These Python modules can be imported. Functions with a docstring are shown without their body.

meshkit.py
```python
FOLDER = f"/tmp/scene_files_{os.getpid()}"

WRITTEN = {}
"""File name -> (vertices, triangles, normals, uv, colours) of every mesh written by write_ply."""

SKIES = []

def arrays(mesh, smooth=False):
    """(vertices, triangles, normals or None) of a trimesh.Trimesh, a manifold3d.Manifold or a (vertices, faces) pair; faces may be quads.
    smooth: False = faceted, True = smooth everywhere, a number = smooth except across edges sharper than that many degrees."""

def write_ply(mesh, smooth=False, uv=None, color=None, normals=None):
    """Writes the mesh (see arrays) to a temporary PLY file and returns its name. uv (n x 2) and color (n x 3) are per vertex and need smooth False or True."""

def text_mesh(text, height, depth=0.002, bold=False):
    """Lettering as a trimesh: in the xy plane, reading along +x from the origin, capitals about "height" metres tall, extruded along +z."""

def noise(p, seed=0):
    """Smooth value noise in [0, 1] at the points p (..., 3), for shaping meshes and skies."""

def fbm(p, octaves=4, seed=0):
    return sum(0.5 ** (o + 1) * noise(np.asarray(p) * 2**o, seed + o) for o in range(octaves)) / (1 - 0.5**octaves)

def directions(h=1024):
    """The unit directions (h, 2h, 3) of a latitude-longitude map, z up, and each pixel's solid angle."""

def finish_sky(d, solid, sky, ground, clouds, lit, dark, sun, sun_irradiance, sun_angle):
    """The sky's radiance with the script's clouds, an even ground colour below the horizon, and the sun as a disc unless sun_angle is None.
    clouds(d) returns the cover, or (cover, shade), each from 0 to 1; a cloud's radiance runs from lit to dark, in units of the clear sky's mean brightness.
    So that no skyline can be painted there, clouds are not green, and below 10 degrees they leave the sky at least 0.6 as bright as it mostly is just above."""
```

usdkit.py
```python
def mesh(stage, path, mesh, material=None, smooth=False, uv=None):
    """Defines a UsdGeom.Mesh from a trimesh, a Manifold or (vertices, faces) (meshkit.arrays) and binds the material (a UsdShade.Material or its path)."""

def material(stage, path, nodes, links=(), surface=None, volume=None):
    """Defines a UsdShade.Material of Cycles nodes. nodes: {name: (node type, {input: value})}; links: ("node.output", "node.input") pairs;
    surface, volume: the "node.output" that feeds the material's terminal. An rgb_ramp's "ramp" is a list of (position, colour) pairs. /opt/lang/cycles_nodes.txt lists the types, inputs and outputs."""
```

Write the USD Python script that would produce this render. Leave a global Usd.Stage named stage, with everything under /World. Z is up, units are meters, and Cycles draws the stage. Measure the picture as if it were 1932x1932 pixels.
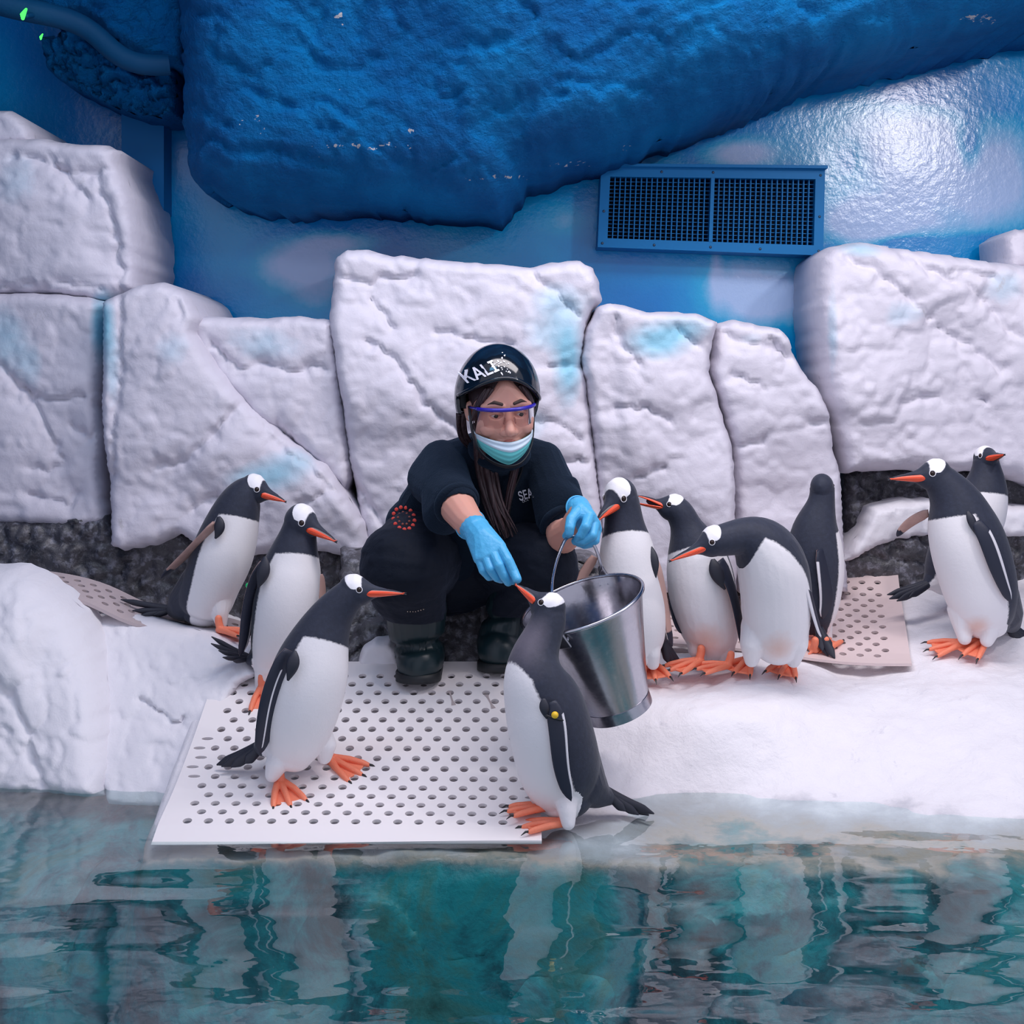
import math, random, numpy as np, trimesh, shapely
from shapely.geometry import Polygon, LineString
from scipy.spatial import Delaunay, cKDTree
from scipy.interpolate import PchipInterpolator
import manifold3d as m3
from manifold3d import Manifold
import usdkit, meshkit
from meshkit import noise, fbm
from pxr import Usd, UsdGeom, UsdLux, UsdShade, Gf, Sdf, Vt

random.seed(7)
RNG = np.random.default_rng(7)
stage = Usd.Stage.CreateInMemory()
UsdGeom.SetStageUpAxis(stage, 'Z')
UsdGeom.SetStageMetersPerUnit(stage, 1.0)
UsdGeom.Xform.Define(stage, '/World')
UsdGeom.Scope.Define(stage, '/World/Looks')

# ------------------------------------------------------------------ camera
F, CX, HY, CH = 2600.0, 966.0, 750.0, 1.27       # focal length in pixels, centre column, horizon row, eye height
cam = UsdGeom.Camera.Define(stage, '/World/Camera')
cam.CreateHorizontalApertureAttr(36.0)
cam.CreateVerticalApertureAttr(36.0)
cam.CreateFocalLengthAttr(36.0 * F / 1932)
cam.CreateVerticalApertureOffsetAttr(-36.0 * (966 - HY) / 1932)
cam.CreateClippingRangeAttr(Gf.Vec2f(0.1, 60))
cam.AddTranslateOp().Set(Gf.Vec3d(0, 0, CH))
cam.AddRotateXOp().Set(90.0)
cam.CreateExposureAttr(EXPOSURE := 0.0)

# ------------------------------------------------------------------ light
def light(kind, name, pos, target, intensity, color, w=1.0, h=1.0, r=0.1, cone=None, soft=0.2):
    cls = {'rect': UsdLux.RectLight, 'sphere': UsdLux.SphereLight, 'disk': UsdLux.DiskLight}[kind]
    L = cls.Define(stage, '/World/' + name)
    L.CreateIntensityAttr(float(intensity))
    L.CreateColorAttr(Gf.Vec3f(*color))
    if kind == 'rect':
        L.CreateWidthAttr(w); L.CreateHeightAttr(h)
    else:
        L.CreateRadiusAttr(r)
    if cone:
        s = UsdLux.ShapingAPI.Apply(L.GetPrim())
        s.CreateShapingConeAngleAttr(cone); s.CreateShapingConeSoftnessAttr(soft)
    p, t = np.array(pos, float), np.array(target, float)
    zb = (p - t) / np.linalg.norm(p - t)
    up = np.array([0, 0, 1.0]) if abs(zb[2]) < .99 else np.array([0, 1.0, 0])
    xr = np.cross(up, zb); xr /= np.linalg.norm(xr)
    yu = np.cross(zb, xr)
    M = Gf.Matrix4d(*xr, 0, *yu, 0, *zb, 0, *p, 1)
    L.AddTransformOp().Set(M)
    return L

dome = UsdLux.DomeLight.Define(stage, '/World/dome_light')
dome.CreateIntensityAttr(0.245)
dome.CreateColorAttr(Gf.Vec3f(0.78, 0.80, 1.0))
light('rect', 'ceiling_area_light', (0.7, 3.95, 3.45), (0.6, 4.35, 0.0), 10.0, (1.0, 0.93, 0.96), w=3.0, h=0.8)
light('rect', 'blue_area_light', (-0.95, 3.2, 3.75), (-0.65, 5.0, 2.7), 9.0, (0.20, 0.60, 1.0), w=0.9, h=0.4)
light('disk', 'ceiling_spot_light', (2.60, 3.0, 3.02), (1.70, 6.15, 2.4), 120.0, (1.0, 0.95, 0.97), r=0.14, cone=24)

# ------------------------------------------------------------------ helpers
def W(px, py, D):
    return np.array([(px - CX) * D / F, D, CH - (py - HY) * D / F])

_used = {}
def _name(parent, name):
    k = (parent, name)
    n = _used.get(k, 0)
    _used[k] = n + 1
    return name if n == 0 else f'{name}_{n:03d}'

def tag(p, label=None, cat=None, group=None, kind=None):
    for k, v in (('label', label), ('category', cat), ('group', group), ('kind', kind)):
        if v: p.SetCustomDataByKey(k, v)
    return p

def thing(name, label, cat, loc=(0, 0, 0), group=None, kind=None):
    path = '/World/' + _name('/World', name)
    x = UsdGeom.Xform.Define(stage, path)
    x.AddTranslateOp().Set(Gf.Vec3d(*map(float, loc)))
    p = tag(x.GetPrim(), label, cat, group, kind)
    ORIGIN[path] = np.array(loc, float)
    return path
ORIGIN = {}

def obj(name, mesh, mat, parent='/World', label=None, cat=None, group=None, kind=None, smooth=40, fields=None):
    """One Mesh prim. mesh: trimesh / Manifold / (v, f) in world space; a child's points are made relative to its thing's base."""
    path = parent + '/' + _name(parent, name)
    top = '/'.join(path.split('/')[:3])
    off = ORIGIN.get(top, np.zeros(3)) if parent != '/World' else np.zeros(3)
    if fields is not None: smooth = True
    v, f, n = meshkit.arrays(mesh, smooth)
    g = usdkit.mesh(stage, path, (v - off, f), MATS[mat] if isinstance(mat, str) else mat, smooth=False)
    if n is not None:
        g.CreateNormalsAttr(Vt.Vec3fArray.FromNumpy(n.astype(np.float32))); g.SetNormalsInterpolation('vertex')
    if fields is not None:
        for k, a in fields.items():
            a = np.asarray(a, np.float32)
            UsdGeom.PrimvarsAPI(g).CreatePrimvar(k, Sdf.ValueTypeNames.FloatArray, 'vertex').Set(Vt.FloatArray.FromNumpy(a))
    tag(g.GetPrim(), label, cat, group, kind)
    return path

def tm(x):
    if isinstance(x, Manifold):
        m = x.to_mesh(); return trimesh.Trimesh(np.array(m.vert_properties[:, :3], float), np.array(m.tri_verts, int), process=False)
    if isinstance(x, tuple): return trimesh.Trimesh(*x, process=False)
    return x

def cat_(ms): return trimesh.util.concatenate([tm(m) for m in ms])

def man(t):
    t = tm(t)
    return Manifold(m3.Mesh(np.asarray(t.vertices, np.float32), np.asarray(t.faces, np.uint32)))

def ball(c, r, n=20):
    r = np.broadcast_to(np.asarray(r, float), (3,))
    return Manifold.sphere(1.0, n).scale(tuple(r)).translate(tuple(map(float, c)))

def chain(pts, n=20):
    """Hulls of consecutive spheres: pts = [(point, radius), ...]."""
    s = [ball(p, r, n) for p, r in pts]
    return Manifold.batch_boolean([Manifold.batch_hull([a, b]) for a, b in zip(s, s[1:])], m3.OpType.Add) if len(s) > 1 else s[0]

def hull(pts, n=20): return Manifold.batch_hull([ball(p, r, n) for p, r in pts])
def union(ms): return Manifold.batch_boolean(list(ms), m3.OpType.Add)

def soften(m, edge=0.01, it=10):
    t = tm(m.refine_to_length(edge))
    t = trimesh.Trimesh(t.vertices, t.faces, process=True)
    trimesh.smoothing.filter_taubin(t, lamb=0.5, nu=0.52, iterations=it)
    return t

def spline(P, n):
    P = np.asarray(P, float)
    d = np.r_[0, np.cumsum(np.linalg.norm(np.diff(P[:, :3], axis=0), axis=1) + 1e-9)]
    return PchipInterpolator(d / d[-1], P)(np.linspace(0, 1, n))

def catmull(P, n):
    from scipy.interpolate import CubicSpline
    P = np.asarray(P, float)
    d = np.r_[0, np.cumsum(np.sqrt(np.linalg.norm(np.diff(P[:, :3], axis=0), axis=1)) + 1e-9)]
    if len(P) == 2: return np.array([P[0] + (P[1] - P[0]) * t for t in np.linspace(0, 1, n)])
    return CubicSpline(d / d[-1], P)(np.linspace(0, 1, n))

def unit(v): v = np.asarray(v, float); return v / (np.linalg.norm(v) + 1e-12)

def loft(C, A, B, nseg=32, cap=True, k=2.0):
    """Closed loft: ring i has centre C[i] and half-axis vectors A[i], B[i]; pole caps. k: superellipse power."""
    C, A, B = (np.asarray(x, float) for x in (C, A, B))
    t = np.arange(nseg) * 2 * np.pi / nseg
    c, s = np.cos(t), np.sin(t)
    if k != 2: c, s = np.sign(c) * abs(c) ** (2 / k), np.sign(s) * abs(s) ** (2 / k)
    V = C[:, None] + A[:, None] * c[None, :, None] + B[:, None] * s[None, :, None]
    n = len(C)
    V = V.reshape(-1, 3)
    i, j = np.meshgrid(np.arange(n - 1), np.arange(nseg), indexing='ij')
    a, b = i * nseg + j, i * nseg + (j + 1) % nseg
    c_, d = a + nseg, b + nseg
    Fc = np.vstack([np.stack([a, b, d], -1).reshape(-1, 3), np.stack([a, d, c_], -1).reshape(-1, 3)])
    V = np.vstack([V, C[0], C[-1]])
    j = np.arange(nseg)
    Fc = np.vstack([Fc, np.stack([np.full(nseg, n * nseg), (j + 1) % nseg, j], -1),
                    np.stack([np.full(nseg, n * nseg + 1), (n - 1) * nseg + j, (n - 1) * nseg + (j + 1) % nseg], -1)])
    t = trimesh.Trimesh(V, Fc, process=False)
    if t.volume < 0: t.invert()
    return t

def tube(P, r, nseg=12, ns=None):
    P = np.asarray(P, float)
    if ns: P = catmull(P, ns)
    r = np.broadcast_to(r, (len(P),)) if np.ndim(r) < 1 or len(np.atleast_1d(r)) == 1 or len(r) == len(P) else np.interp(np.linspace(0, 1, len(P)), np.linspace(0, 1, len(r)), r)
    T = np.gradient(P, axis=0); T /= np.linalg.norm(T, axis=1, keepdims=True) + 1e-12
    A = [unit(np.cross(T[0], [0.13, 0.31, 0.94]))]
    for t in T[1:]:
        A.append(unit(A[-1] - t * (A[-1] @ t)))
    A = np.array(A); B = np.cross(T, A)
    return loft(P, A * r[:, None], B * r[:, None], nseg)

def ribbon(P, N, w, th, n=None):
    """Flat strip along P with widths along N (per point), thickness th."""
    P, N = np.asarray(P, float), np.asarray(N, float)
    T = np.gradient(P, axis=0); T /= np.linalg.norm(T, axis=1, keepdims=True)
    N = N - T * (N * T).sum(1, keepdims=True); N /= np.linalg.norm(N, axis=1, keepdims=True)
    B = np.cross(T, N)
    w = np.broadcast_to(w, (len(P),))
    return loft(P, N * w[:, None] / 2, B * th / 2, 12, k=6)

def box(c, s):
    return trimesh.creation.box(extents=s, transform=trimesh.transformations.translation_matrix(c))
# ------------------------------------------------------------------ materials
MATS = {}
def mat(name, nodes, links, surface='p.BSDF', volume=None):
    MATS[name] = usdkit.material(stage, '/World/Looks/' + name, nodes, links, surface=surface, volume=volume)

def plain(name, color, rough=0.5, metal=0.0, spec=0.5, bump=None, **kw):
    nodes = {'p': ('principled_bsdf', dict(base_color=color, roughness=rough, metallic=metal, specular_ior_level=spec, **kw))}
    links = []
    if bump:
        sc, st, dist = bump
        nodes |= {'g': ('geometry', {}), 'n': ('noise_texture', dict(scale=sc, detail=4.0, roughness=0.6)), 'b': ('bump', dict(strength=st, distance=dist))}
        links += [('g.position', 'n.vector'), ('n.fac', 'b.height'), ('b.normal', 'p.normal')]
    mat(name, nodes, links)

def rock_mat(name, base, stain, stain_at=(0.60, 0.72), dirt=(0.45, 0.42, 0.42), dirt_at=(0.66, 0.80), rough=0.55, fine=60.0, bump=0.35, stain_scale=1.7, spec=0.35, prim=False):
    mat(name, {
        'g': ('geometry', {}),
        'n1': ('noise_texture', dict(scale=stain_scale, detail=5.0, roughness=0.62)),
        'r1': ('rgb_ramp', dict(ramp=[(0, (0, 0, 0)), (stain_at[0], (0, 0, 0)), (stain_at[1], (1, 1, 1)), (1, (1, 1, 1))])),
        'm1': ('mix_color', dict(blend_type='mix', a=base, b=stain)),
        'n2': ('noise_texture', dict(scale=9.0, detail=8.0, roughness=0.7, distortion=0.4)),
        'r2': ('rgb_ramp', dict(ramp=[(0, (0, 0, 0)), (dirt_at[0], (0, 0, 0)), (dirt_at[1], (1, 1, 1)), (1, (1, 1, 1))])),
        'm2': ('mix_color', dict(blend_type='mix', b=dirt)),
        'n3': ('noise_texture', dict(scale=fine, detail=6.0, roughness=0.65)),
        'n4': ('noise_texture', dict(scale=14.0, detail=7.0, roughness=0.6, distortion=0.3)),
        'b1': ('bump', dict(strength=bump, distance=0.012)),
        'b2': ('bump', dict(strength=bump * 0.6, distance=0.004)),
        'p': ('principled_bsdf', dict(roughness=rough, specular_ior_level=spec)),
        'sa': ('attribute', dict(attribute='stain')), 'sm': ('math', dict(math_type='multiply_add', value2=0.9)), 'sr': ('map_range', dict(from_min=0.72, from_max=1.35, clamp=True)),
    }, ([('n1.fac', 'sm.value1'), ('sa.fac', 'sm.value3'), ('sm.value', 'sr.value'), ('sr.result', 'm1.fac')] if prim else [('n1.fac', 'r1.fac'), ('r1.color', 'm1.fac')]) + [('g.position', 'n1.vector'), ('g.position', 'n2.vector'), ('g.position', 'n3.vector'), ('g.position', 'n4.vector'),
        ('n2.fac', 'r2.fac'), ('m1.result', 'm2.a'), ('r2.color', 'm2.fac'),
        ('m2.result', 'p.base_color'), ('n4.fac', 'b1.height'), ('b1.normal', 'b2.normal'), ('n3.fac', 'b2.height'), ('b2.normal', 'p.normal')])

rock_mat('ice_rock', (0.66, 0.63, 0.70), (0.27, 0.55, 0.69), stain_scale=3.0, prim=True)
rock_mat('snow_rock', (0.80, 0.78, 0.82), (0.66, 0.72, 0.80), stain_at=(0.66, 0.85), dirt_at=(0.72, 0.9), dirt=(0.55, 0.52, 0.55))
rock_mat('dark_rock', (0.075, 0.072, 0.082), (0.23, 0.23, 0.27), stain_at=(0.50, 0.66), stain_scale=34.0, dirt=(0.02, 0.02, 0.025), dirt_at=(0.5, 0.65), rough=0.33, bump=1.0, spec=0.6)
rock_mat('teal_rock', (0.02, 0.30, 0.36), (0.10, 0.46, 0.50), stain_at=(0.42, 0.62), stain_scale=5.0, dirt=(0.02, 0.05, 0.06), dirt_at=(0.53, 0.66), rough=0.7)

# floor: white above the waterline, brown silt at the lip, teal paint below
mat('floor_rock', {
    'g': ('geometry', {}), 's': ('separate_xyz', {}),
    'n0': ('noise_texture', dict(scale=6.0, detail=5.0, roughness=0.6)),
    'h': ('math', dict(math_type='multiply_add', value2=0.10)),
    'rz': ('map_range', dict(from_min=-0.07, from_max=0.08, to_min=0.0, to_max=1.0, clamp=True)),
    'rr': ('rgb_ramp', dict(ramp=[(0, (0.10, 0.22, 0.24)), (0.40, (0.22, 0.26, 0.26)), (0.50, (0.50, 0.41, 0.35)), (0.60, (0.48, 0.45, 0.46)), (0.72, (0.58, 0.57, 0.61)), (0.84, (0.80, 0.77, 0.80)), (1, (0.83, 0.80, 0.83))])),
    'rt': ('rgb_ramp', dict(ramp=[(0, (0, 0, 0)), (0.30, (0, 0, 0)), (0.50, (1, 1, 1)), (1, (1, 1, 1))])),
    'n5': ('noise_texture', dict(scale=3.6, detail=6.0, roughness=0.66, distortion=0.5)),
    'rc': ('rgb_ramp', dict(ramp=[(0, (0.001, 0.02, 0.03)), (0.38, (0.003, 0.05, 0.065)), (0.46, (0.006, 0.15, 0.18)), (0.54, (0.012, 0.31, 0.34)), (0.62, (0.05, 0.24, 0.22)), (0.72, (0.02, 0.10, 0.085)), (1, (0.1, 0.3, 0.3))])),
    'mt': ('mix_color', {}),
    'n2': ('noise_texture', dict(scale=11.0, detail=8.0, roughness=0.72, distortion=0.4)),
    'r2': ('rgb_ramp', dict(ramp=[(0, (0, 0, 0)), (0.62, (0, 0, 0)), (0.8, (1, 1, 1)), (1, (1, 1, 1))])),
    'm2': ('mix_color', dict(blend_type='multiply', b=(0.62, 0.62, 0.68))),
    'n3': ('noise_texture', dict(scale=60.0, detail=6.0, roughness=0.65)),
    'n4': ('noise_texture', dict(scale=16.0, detail=7.0, roughness=0.62, distortion=0.3)),
    'b1': ('bump', dict(strength=0.6, distance=0.012)), 'b2': ('bump', dict(strength=0.4, distance=0.004)),
    'p': ('principled_bsdf', dict(roughness=0.45, specular_ior_level=0.4)),
}, [('g.position', 's.vector'), ('g.position', 'n0.vector'), ('n0.fac', 'h.value1'), ('s.z', 'h.value3'), ('h.value', 'rz.value'), ('rz.result', 'rr.fac'),
    ('g.position', 'n2.vector'), ('n2.fac', 'r2.fac'), ('r2.color', 'm2.fac'), ('rr.color', 'mt.b'), ('rz.result', 'rt.fac'), ('rt.color', 'mt.fac'), ('g.position', 'n5.vector'), ('n5.fac', 'rc.fac'), ('rc.color', 'mt.a'), ('mt.result', 'm2.a'), ('m2.result', 'p.base_color'),
    ('g.position', 'n3.vector'), ('g.position', 'n4.vector'), ('n4.fac', 'b1.height'), ('b1.normal', 'b2.normal'), ('n3.fac', 'b2.height'), ('b2.normal', 'p.normal')])

# painted sky mural: the primvar "cloud" says where the pale paint is
mat('mural', {
    'g': ('geometry', {}), 'a': ('attribute', dict(attribute='cloud')), 'n': ('noise_texture', dict(scale=4.0, detail=7.0, roughness=0.68)),
    'mm': ('math', dict(math_type='multiply_add', value2=0.55)), 'r': ('map_range', dict(from_min=0.40, from_max=0.95, clamp=True)),
    'n5': ('noise_texture', dict(scale=1.3, detail=3.0)),
    'bl': ('rgb_ramp', dict(ramp=[(0, (0.0, 0.10, 0.34)), (0.42, (0.0, 0.20, 0.54)), (0.60, (0.0, 0.31, 0.62)), (1, (0.0, 0.38, 0.66))])),
    'm1': ('mix_color', dict(b=(0.01, 0.38, 0.64))), 'ra': ('map_range', dict(from_min=0.0, from_max=0.5, clamp=True)), 'rb': ('map_range', dict(from_min=0.35, from_max=1.0, clamp=True)),
    'm': ('mix_color', dict(b=(0.38, 0.52, 0.76))),
    'n3': ('noise_texture', dict(scale=26.0, detail=5.0, roughness=0.6)), 'b': ('bump', dict(strength=0.22, distance=0.01)),
    'p': ('principled_bsdf', dict(roughness=0.20, specular_ior_level=0.7)),
}, [('g.position', 'n.vector'), ('n.fac', 'mm.value1'), ('a.fac', 'mm.value3'), ('mm.value', 'r.value'), ('r.result', 'ra.value'), ('r.result', 'rb.value'), ('ra.result', 'm1.fac'), ('rb.result', 'm.fac'), ('m1.result', 'm.a'),
    ('g.position', 'n5.vector'), ('n5.fac', 'bl.fac'), ('bl.color', 'm1.a'), ('m.result', 'p.base_color'),
    ('g.position', 'n3.vector'), ('n3.fac', 'b.height'), ('b.normal', 'p.normal')])

# rough blue sprayed rock with chipped paint ("chip" primvar: how worn)
mat('blue_rock', {
    'g': ('geometry', {}), 'a': ('attribute', dict(attribute='chip')),
    'n': ('noise_texture', dict(scale=2.2, detail=5.0, roughness=0.6)),
    'bl': ('rgb_ramp', dict(ramp=[(0, (0.0, 0.07, 0.25)), (0.40, (0.0, 0.115, 0.35)), (0.6, (0.0, 0.18, 0.47)), (1, (0.0, 0.23, 0.54))])),
    'v': ('noise_texture', dict(scale=38.0, detail=3.0, roughness=0.6)), 'ad': ('math', dict(math_type='add')),
    'r': ('map_range', dict(from_min=0.97, from_max=1.0, clamp=True)),
    'm': ('mix_color', dict(b=(0.62, 0.60, 0.62))),
    'n3': ('noise_texture', dict(scale=48.0, detail=6.0, roughness=0.66)), 'b': ('bump', dict(strength=1.0, distance=0.03)),
    'p': ('principled_bsdf', dict(roughness=0.6, specular_ior_level=0.15)),
}, [('g.position', 'n.vector'), ('n.fac', 'bl.fac'), ('bl.color', 'm.a'), ('g.position', 'v.vector'), ('v.fac', 'ad.value1'), ('a.fac', 'ad.value2'),
    ('ad.value', 'r.value'), ('r.result', 'm.fac'), ('m.result', 'p.base_color'), ('g.position', 'n3.vector'), ('n3.fac', 'b.height'), ('b.normal', 'p.normal')])

# water: see-through surface with a mirror reflection by fresnel
mat('water', {
    'g': ('geometry', {}),
    'n2': ('noise_texture', dict(scale=14.0, detail=2.0, roughness=0.5)),
    'b2': ('bump', dict(strength=0.5, distance=0.0010)),
    't': ('transparent_bsdf', dict(color=(0.88, 0.97, 0.97))), 'gl': ('glossy_bsdf', dict(color=(1, 1, 1), roughness=0.012)),
    'f': ('fresnel', dict(IOR=1.6)), 'm': ('mix_closure', {}),
}, [('g.position', 'n2.vector'), ('n2.fac', 'b2.height'),
    ('b2.normal', 'gl.normal'), ('b2.normal', 'f.normal'), ('f.fac', 'm.fac'), ('t.BSDF', 'm.closure1'), ('gl.BSDF', 'm.closure2')], surface='m.closure')

plain('mat_plastic', (0.88, 0.83, 0.83), 0.42, bump=(90.0, 0.15, 0.002))
plain('mat_plastic_pink', (0.72, 0.58, 0.56), 0.45, bump=(90.0, 0.15, 0.002))
plain('mat_plastic_old', (0.52, 0.43, 0.43), 0.5, bump=(60.0, 0.3, 0.003))
plain('hole_edge', (0.45, 0.38, 0.38), 0.5)
plain('vent_paint', (0.001, 0.15, 0.38), 0.5, spec=0.25)
plain('dim_blue', (0.004, 0.06, 0.17), 0.8, spec=0.1)
plain('vent_dark', (0.004, 0.012, 0.03), 0.8)
plain('screw', (0.02, 0.05, 0.10), 0.4)
plain('beam_paint', (0.002, 0.06, 0.15), 0.6, spec=0.2, bump=(20.0, 0.3, 0.01))
mat('laser_glow', {'e': ('emission', dict(color=(0.06, 1.0, 0.10), strength=2.2))}, [], surface='e.emission')  # emission standing in for projected green laser light
# ------------------------------------------------------------------ ground profile
def Dz(py, z): return F * (CH - z) / (py - HY)
_cols = {
    -300: [(6.5, .52), (5.3, .44), (5.0, .32), (4.7, .12), (4.5, -.03), (4.2, -.16), (4.0, -.40), (3.8, -.74), (3.4, -.80)],
    215: [(6.5, .52), (5.3, .44), (5.0, .36), (4.75, .20), (4.5, .02), (4.3, -.08), (4.05, -.20), (3.9, -.45), (3.75, -.76), (3.4, -.80)],
    278: [(6.5, .52)] + [(Dz(p, z), z) for p, z in ((1180, .40), (1265, .31), (1320, .245), (1400, .155), (1500, .06), (1580, .0))] + [(3.92, -.03), (3.88, -.25), (3.72, -.74), (3.4, -.80)],
    1000: [(6.5, .52)] + [(Dz(p, z), z) for p, z in ((1180, .40), (1265, .31), (1320, .245), (1400, .155), (1500, .055), (1580, .0))] + [(3.86, -.03), (3.80, -.22), (3.70, -.74), (3.4, -.80)],
    1180: [(6.5, .52)] + [(Dz(p, z), z) for p, z in ((1180, .38), (1270, .30), (1340, .225), (1420, .11), (1500, .015), (1560, .003))] + [(3.90, -.02), (3.82, -.22), (3.70, -.74), (3.4, -.80)],
    1320: [(6.6, .55)] + [(Dz(p, z), z) for p, z in ((1110, .46), (1200, .36), (1280, .30), (1330, .25), (1400, .145), (1450, .07), (1500, .0), (1575, -.014))] + [(3.90, -.032), (3.80, -.25), (3.68, -.74), (3.4, -.80)],
    1600: [(6.6, .60)] + [(Dz(p, z), z) for p, z in ((1100, .50), (1180, .39), (1245, .31), (1290, .27), (1400, .14), (1515, .0), (1585, -.016))] + [(3.86, -.034), (3.76, -.28), (3.64, -.74), (3.4, -.80)],
    1932: [(6.6, .60)] + [(Dz(p, z), z) for p, z in ((1100, .52), (1180, .42), (1225, .35), (1280, .30), (1400, .17), (1480, .08), (1560, .0), (1610, -.02))] + [(3.84, -.038), (3.74, -.3), (3.6, -.76), (3.3, -.80)],
}
_cp = sorted(_cols)
_cf = [PchipInterpolator(*zip(*sorted(set(_cols[c] + [(0.5, -.82)])))) for c in _cp]
def ground(x, y):
    x, y = np.broadcast_arrays(np.asarray(x, float), np.asarray(y, float))
    px = CX + F * x / np.maximum(y, 0.5)
    Z = np.stack([f(np.clip(y, 0.5, 6.5)) for f in _cf])
    i = np.clip(np.searchsorted(_cp, px) - 1, 0, len(_cp) - 2)
    c = np.array(_cp, float)
    t = np.clip((px - c[i]) / (c[i + 1] - c[i]), 0, 1)
    t = t * t * (3 - 2 * t)
    a = np.take_along_axis(Z, i[None], 0)[0]; b = np.take_along_axis(Z, i[None] + 1, 0)[0]
    z = a * (1 - t) + b * t
    w = np.clip((x + 1.15) / .09, 0, 1); w = w * w * (3 - 2 * w)
    return Z[0] * (1 - w) + z * w

def on_ground(px, py, lift=0.0):
    D = np.linspace(3.0, 6.4, 3400)
    x, z = (px - CX) * D / F, CH - (py - HY) * D / F
    hit = np.nonzero(z <= ground(x, D) + lift)[0]
    k = hit[0] if len(hit) else len(D) - 1
    return np.array([x[k], D[k], z[k]])

def ground_normal(x, y, e=0.02):
    gx = (ground(x + e, y) - ground(x - e, y)) / (2 * e); gy = (ground(x, y + e) - ground(x, y - e)) / (2 * e)
    return unit([-gx, -gy, 1.0])

# floor: fine where it is seen
def grid_mesh(xs, ys, zf):
    X, Y = np.meshgrid(xs, ys, indexing='ij')
    V = np.stack([X, Y, zf(X, Y)], -1).reshape(-1, 3)
    n, m = len(xs), len(ys)
    i, j = np.meshgrid(np.arange(n - 1), np.arange(m - 1), indexing='ij')
    a = (i * m + j).ravel(); b = a + m
    return trimesh.Trimesh(V, np.vstack([np.stack([a, b, b + 1], -1), np.stack([a, b + 1, a + 1], -1)]), process=False)

def worley(P, seed=3):
    """(nearest, second nearest) distance to jittered unit-cell points, for stones."""
    P = np.asarray(P, float); I = np.floor(P).astype(int)
    d1 = np.full(len(P), 9.0); d2 = d1.copy(); cell = np.zeros(len(P))
    for dx in (-1, 0, 1):
        for dy in (-1, 0, 1):
            c = I + [dx, dy]
            h = lambda k: noise(np.c_[c * 7.31 + 0.5, np.full(len(c), k * 3.7 + seed)] * 1.0 + 0.37, seed + k)
            q = c + 0.5 + (np.c_[h(1), h(2)] - 0.5) * 0.9
            d = np.linalg.norm(P - q, axis=1)
            near = d < d1
            cell = np.where(near, h(5), cell)
            d2 = np.where(near, d1, np.minimum(d2, d)); d1 = np.minimum(d1, d)
    return d1, d2, cell

def floor_z(X, Y):
    z = ground(X, Y)
    P = np.stack([X, Y, z], -1)
    n = fbm(P * 3.2, 5, 11) - 0.30; n2 = fbm(P * 17.0, 3, 5)
    z1 = z - np.maximum(n, 0) * 0.085 - n2 * 0.012 + 0.003
    # stones below the water
    d1, d2, cell = worley(np.stack([X * 3.1 + 0.6 * (n - .2), Y * 3.1 + z * 2.3], -1).reshape(-1, 2))
    st = np.minimum((d2 - d1) * 0.35, 0.06).reshape(X.shape) + cell.reshape(X.shape) * 0.10 - 0.05 * 1
    k = np.clip((-0.10 - z) / 0.12, 0, 1)
    return z1 + k * st

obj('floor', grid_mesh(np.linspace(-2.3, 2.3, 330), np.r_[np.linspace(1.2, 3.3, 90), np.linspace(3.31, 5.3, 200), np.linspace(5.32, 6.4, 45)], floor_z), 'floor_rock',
    label='white plastered rock floor that slopes from the ledge into the pool', kind='structure', smooth=True)

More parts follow.
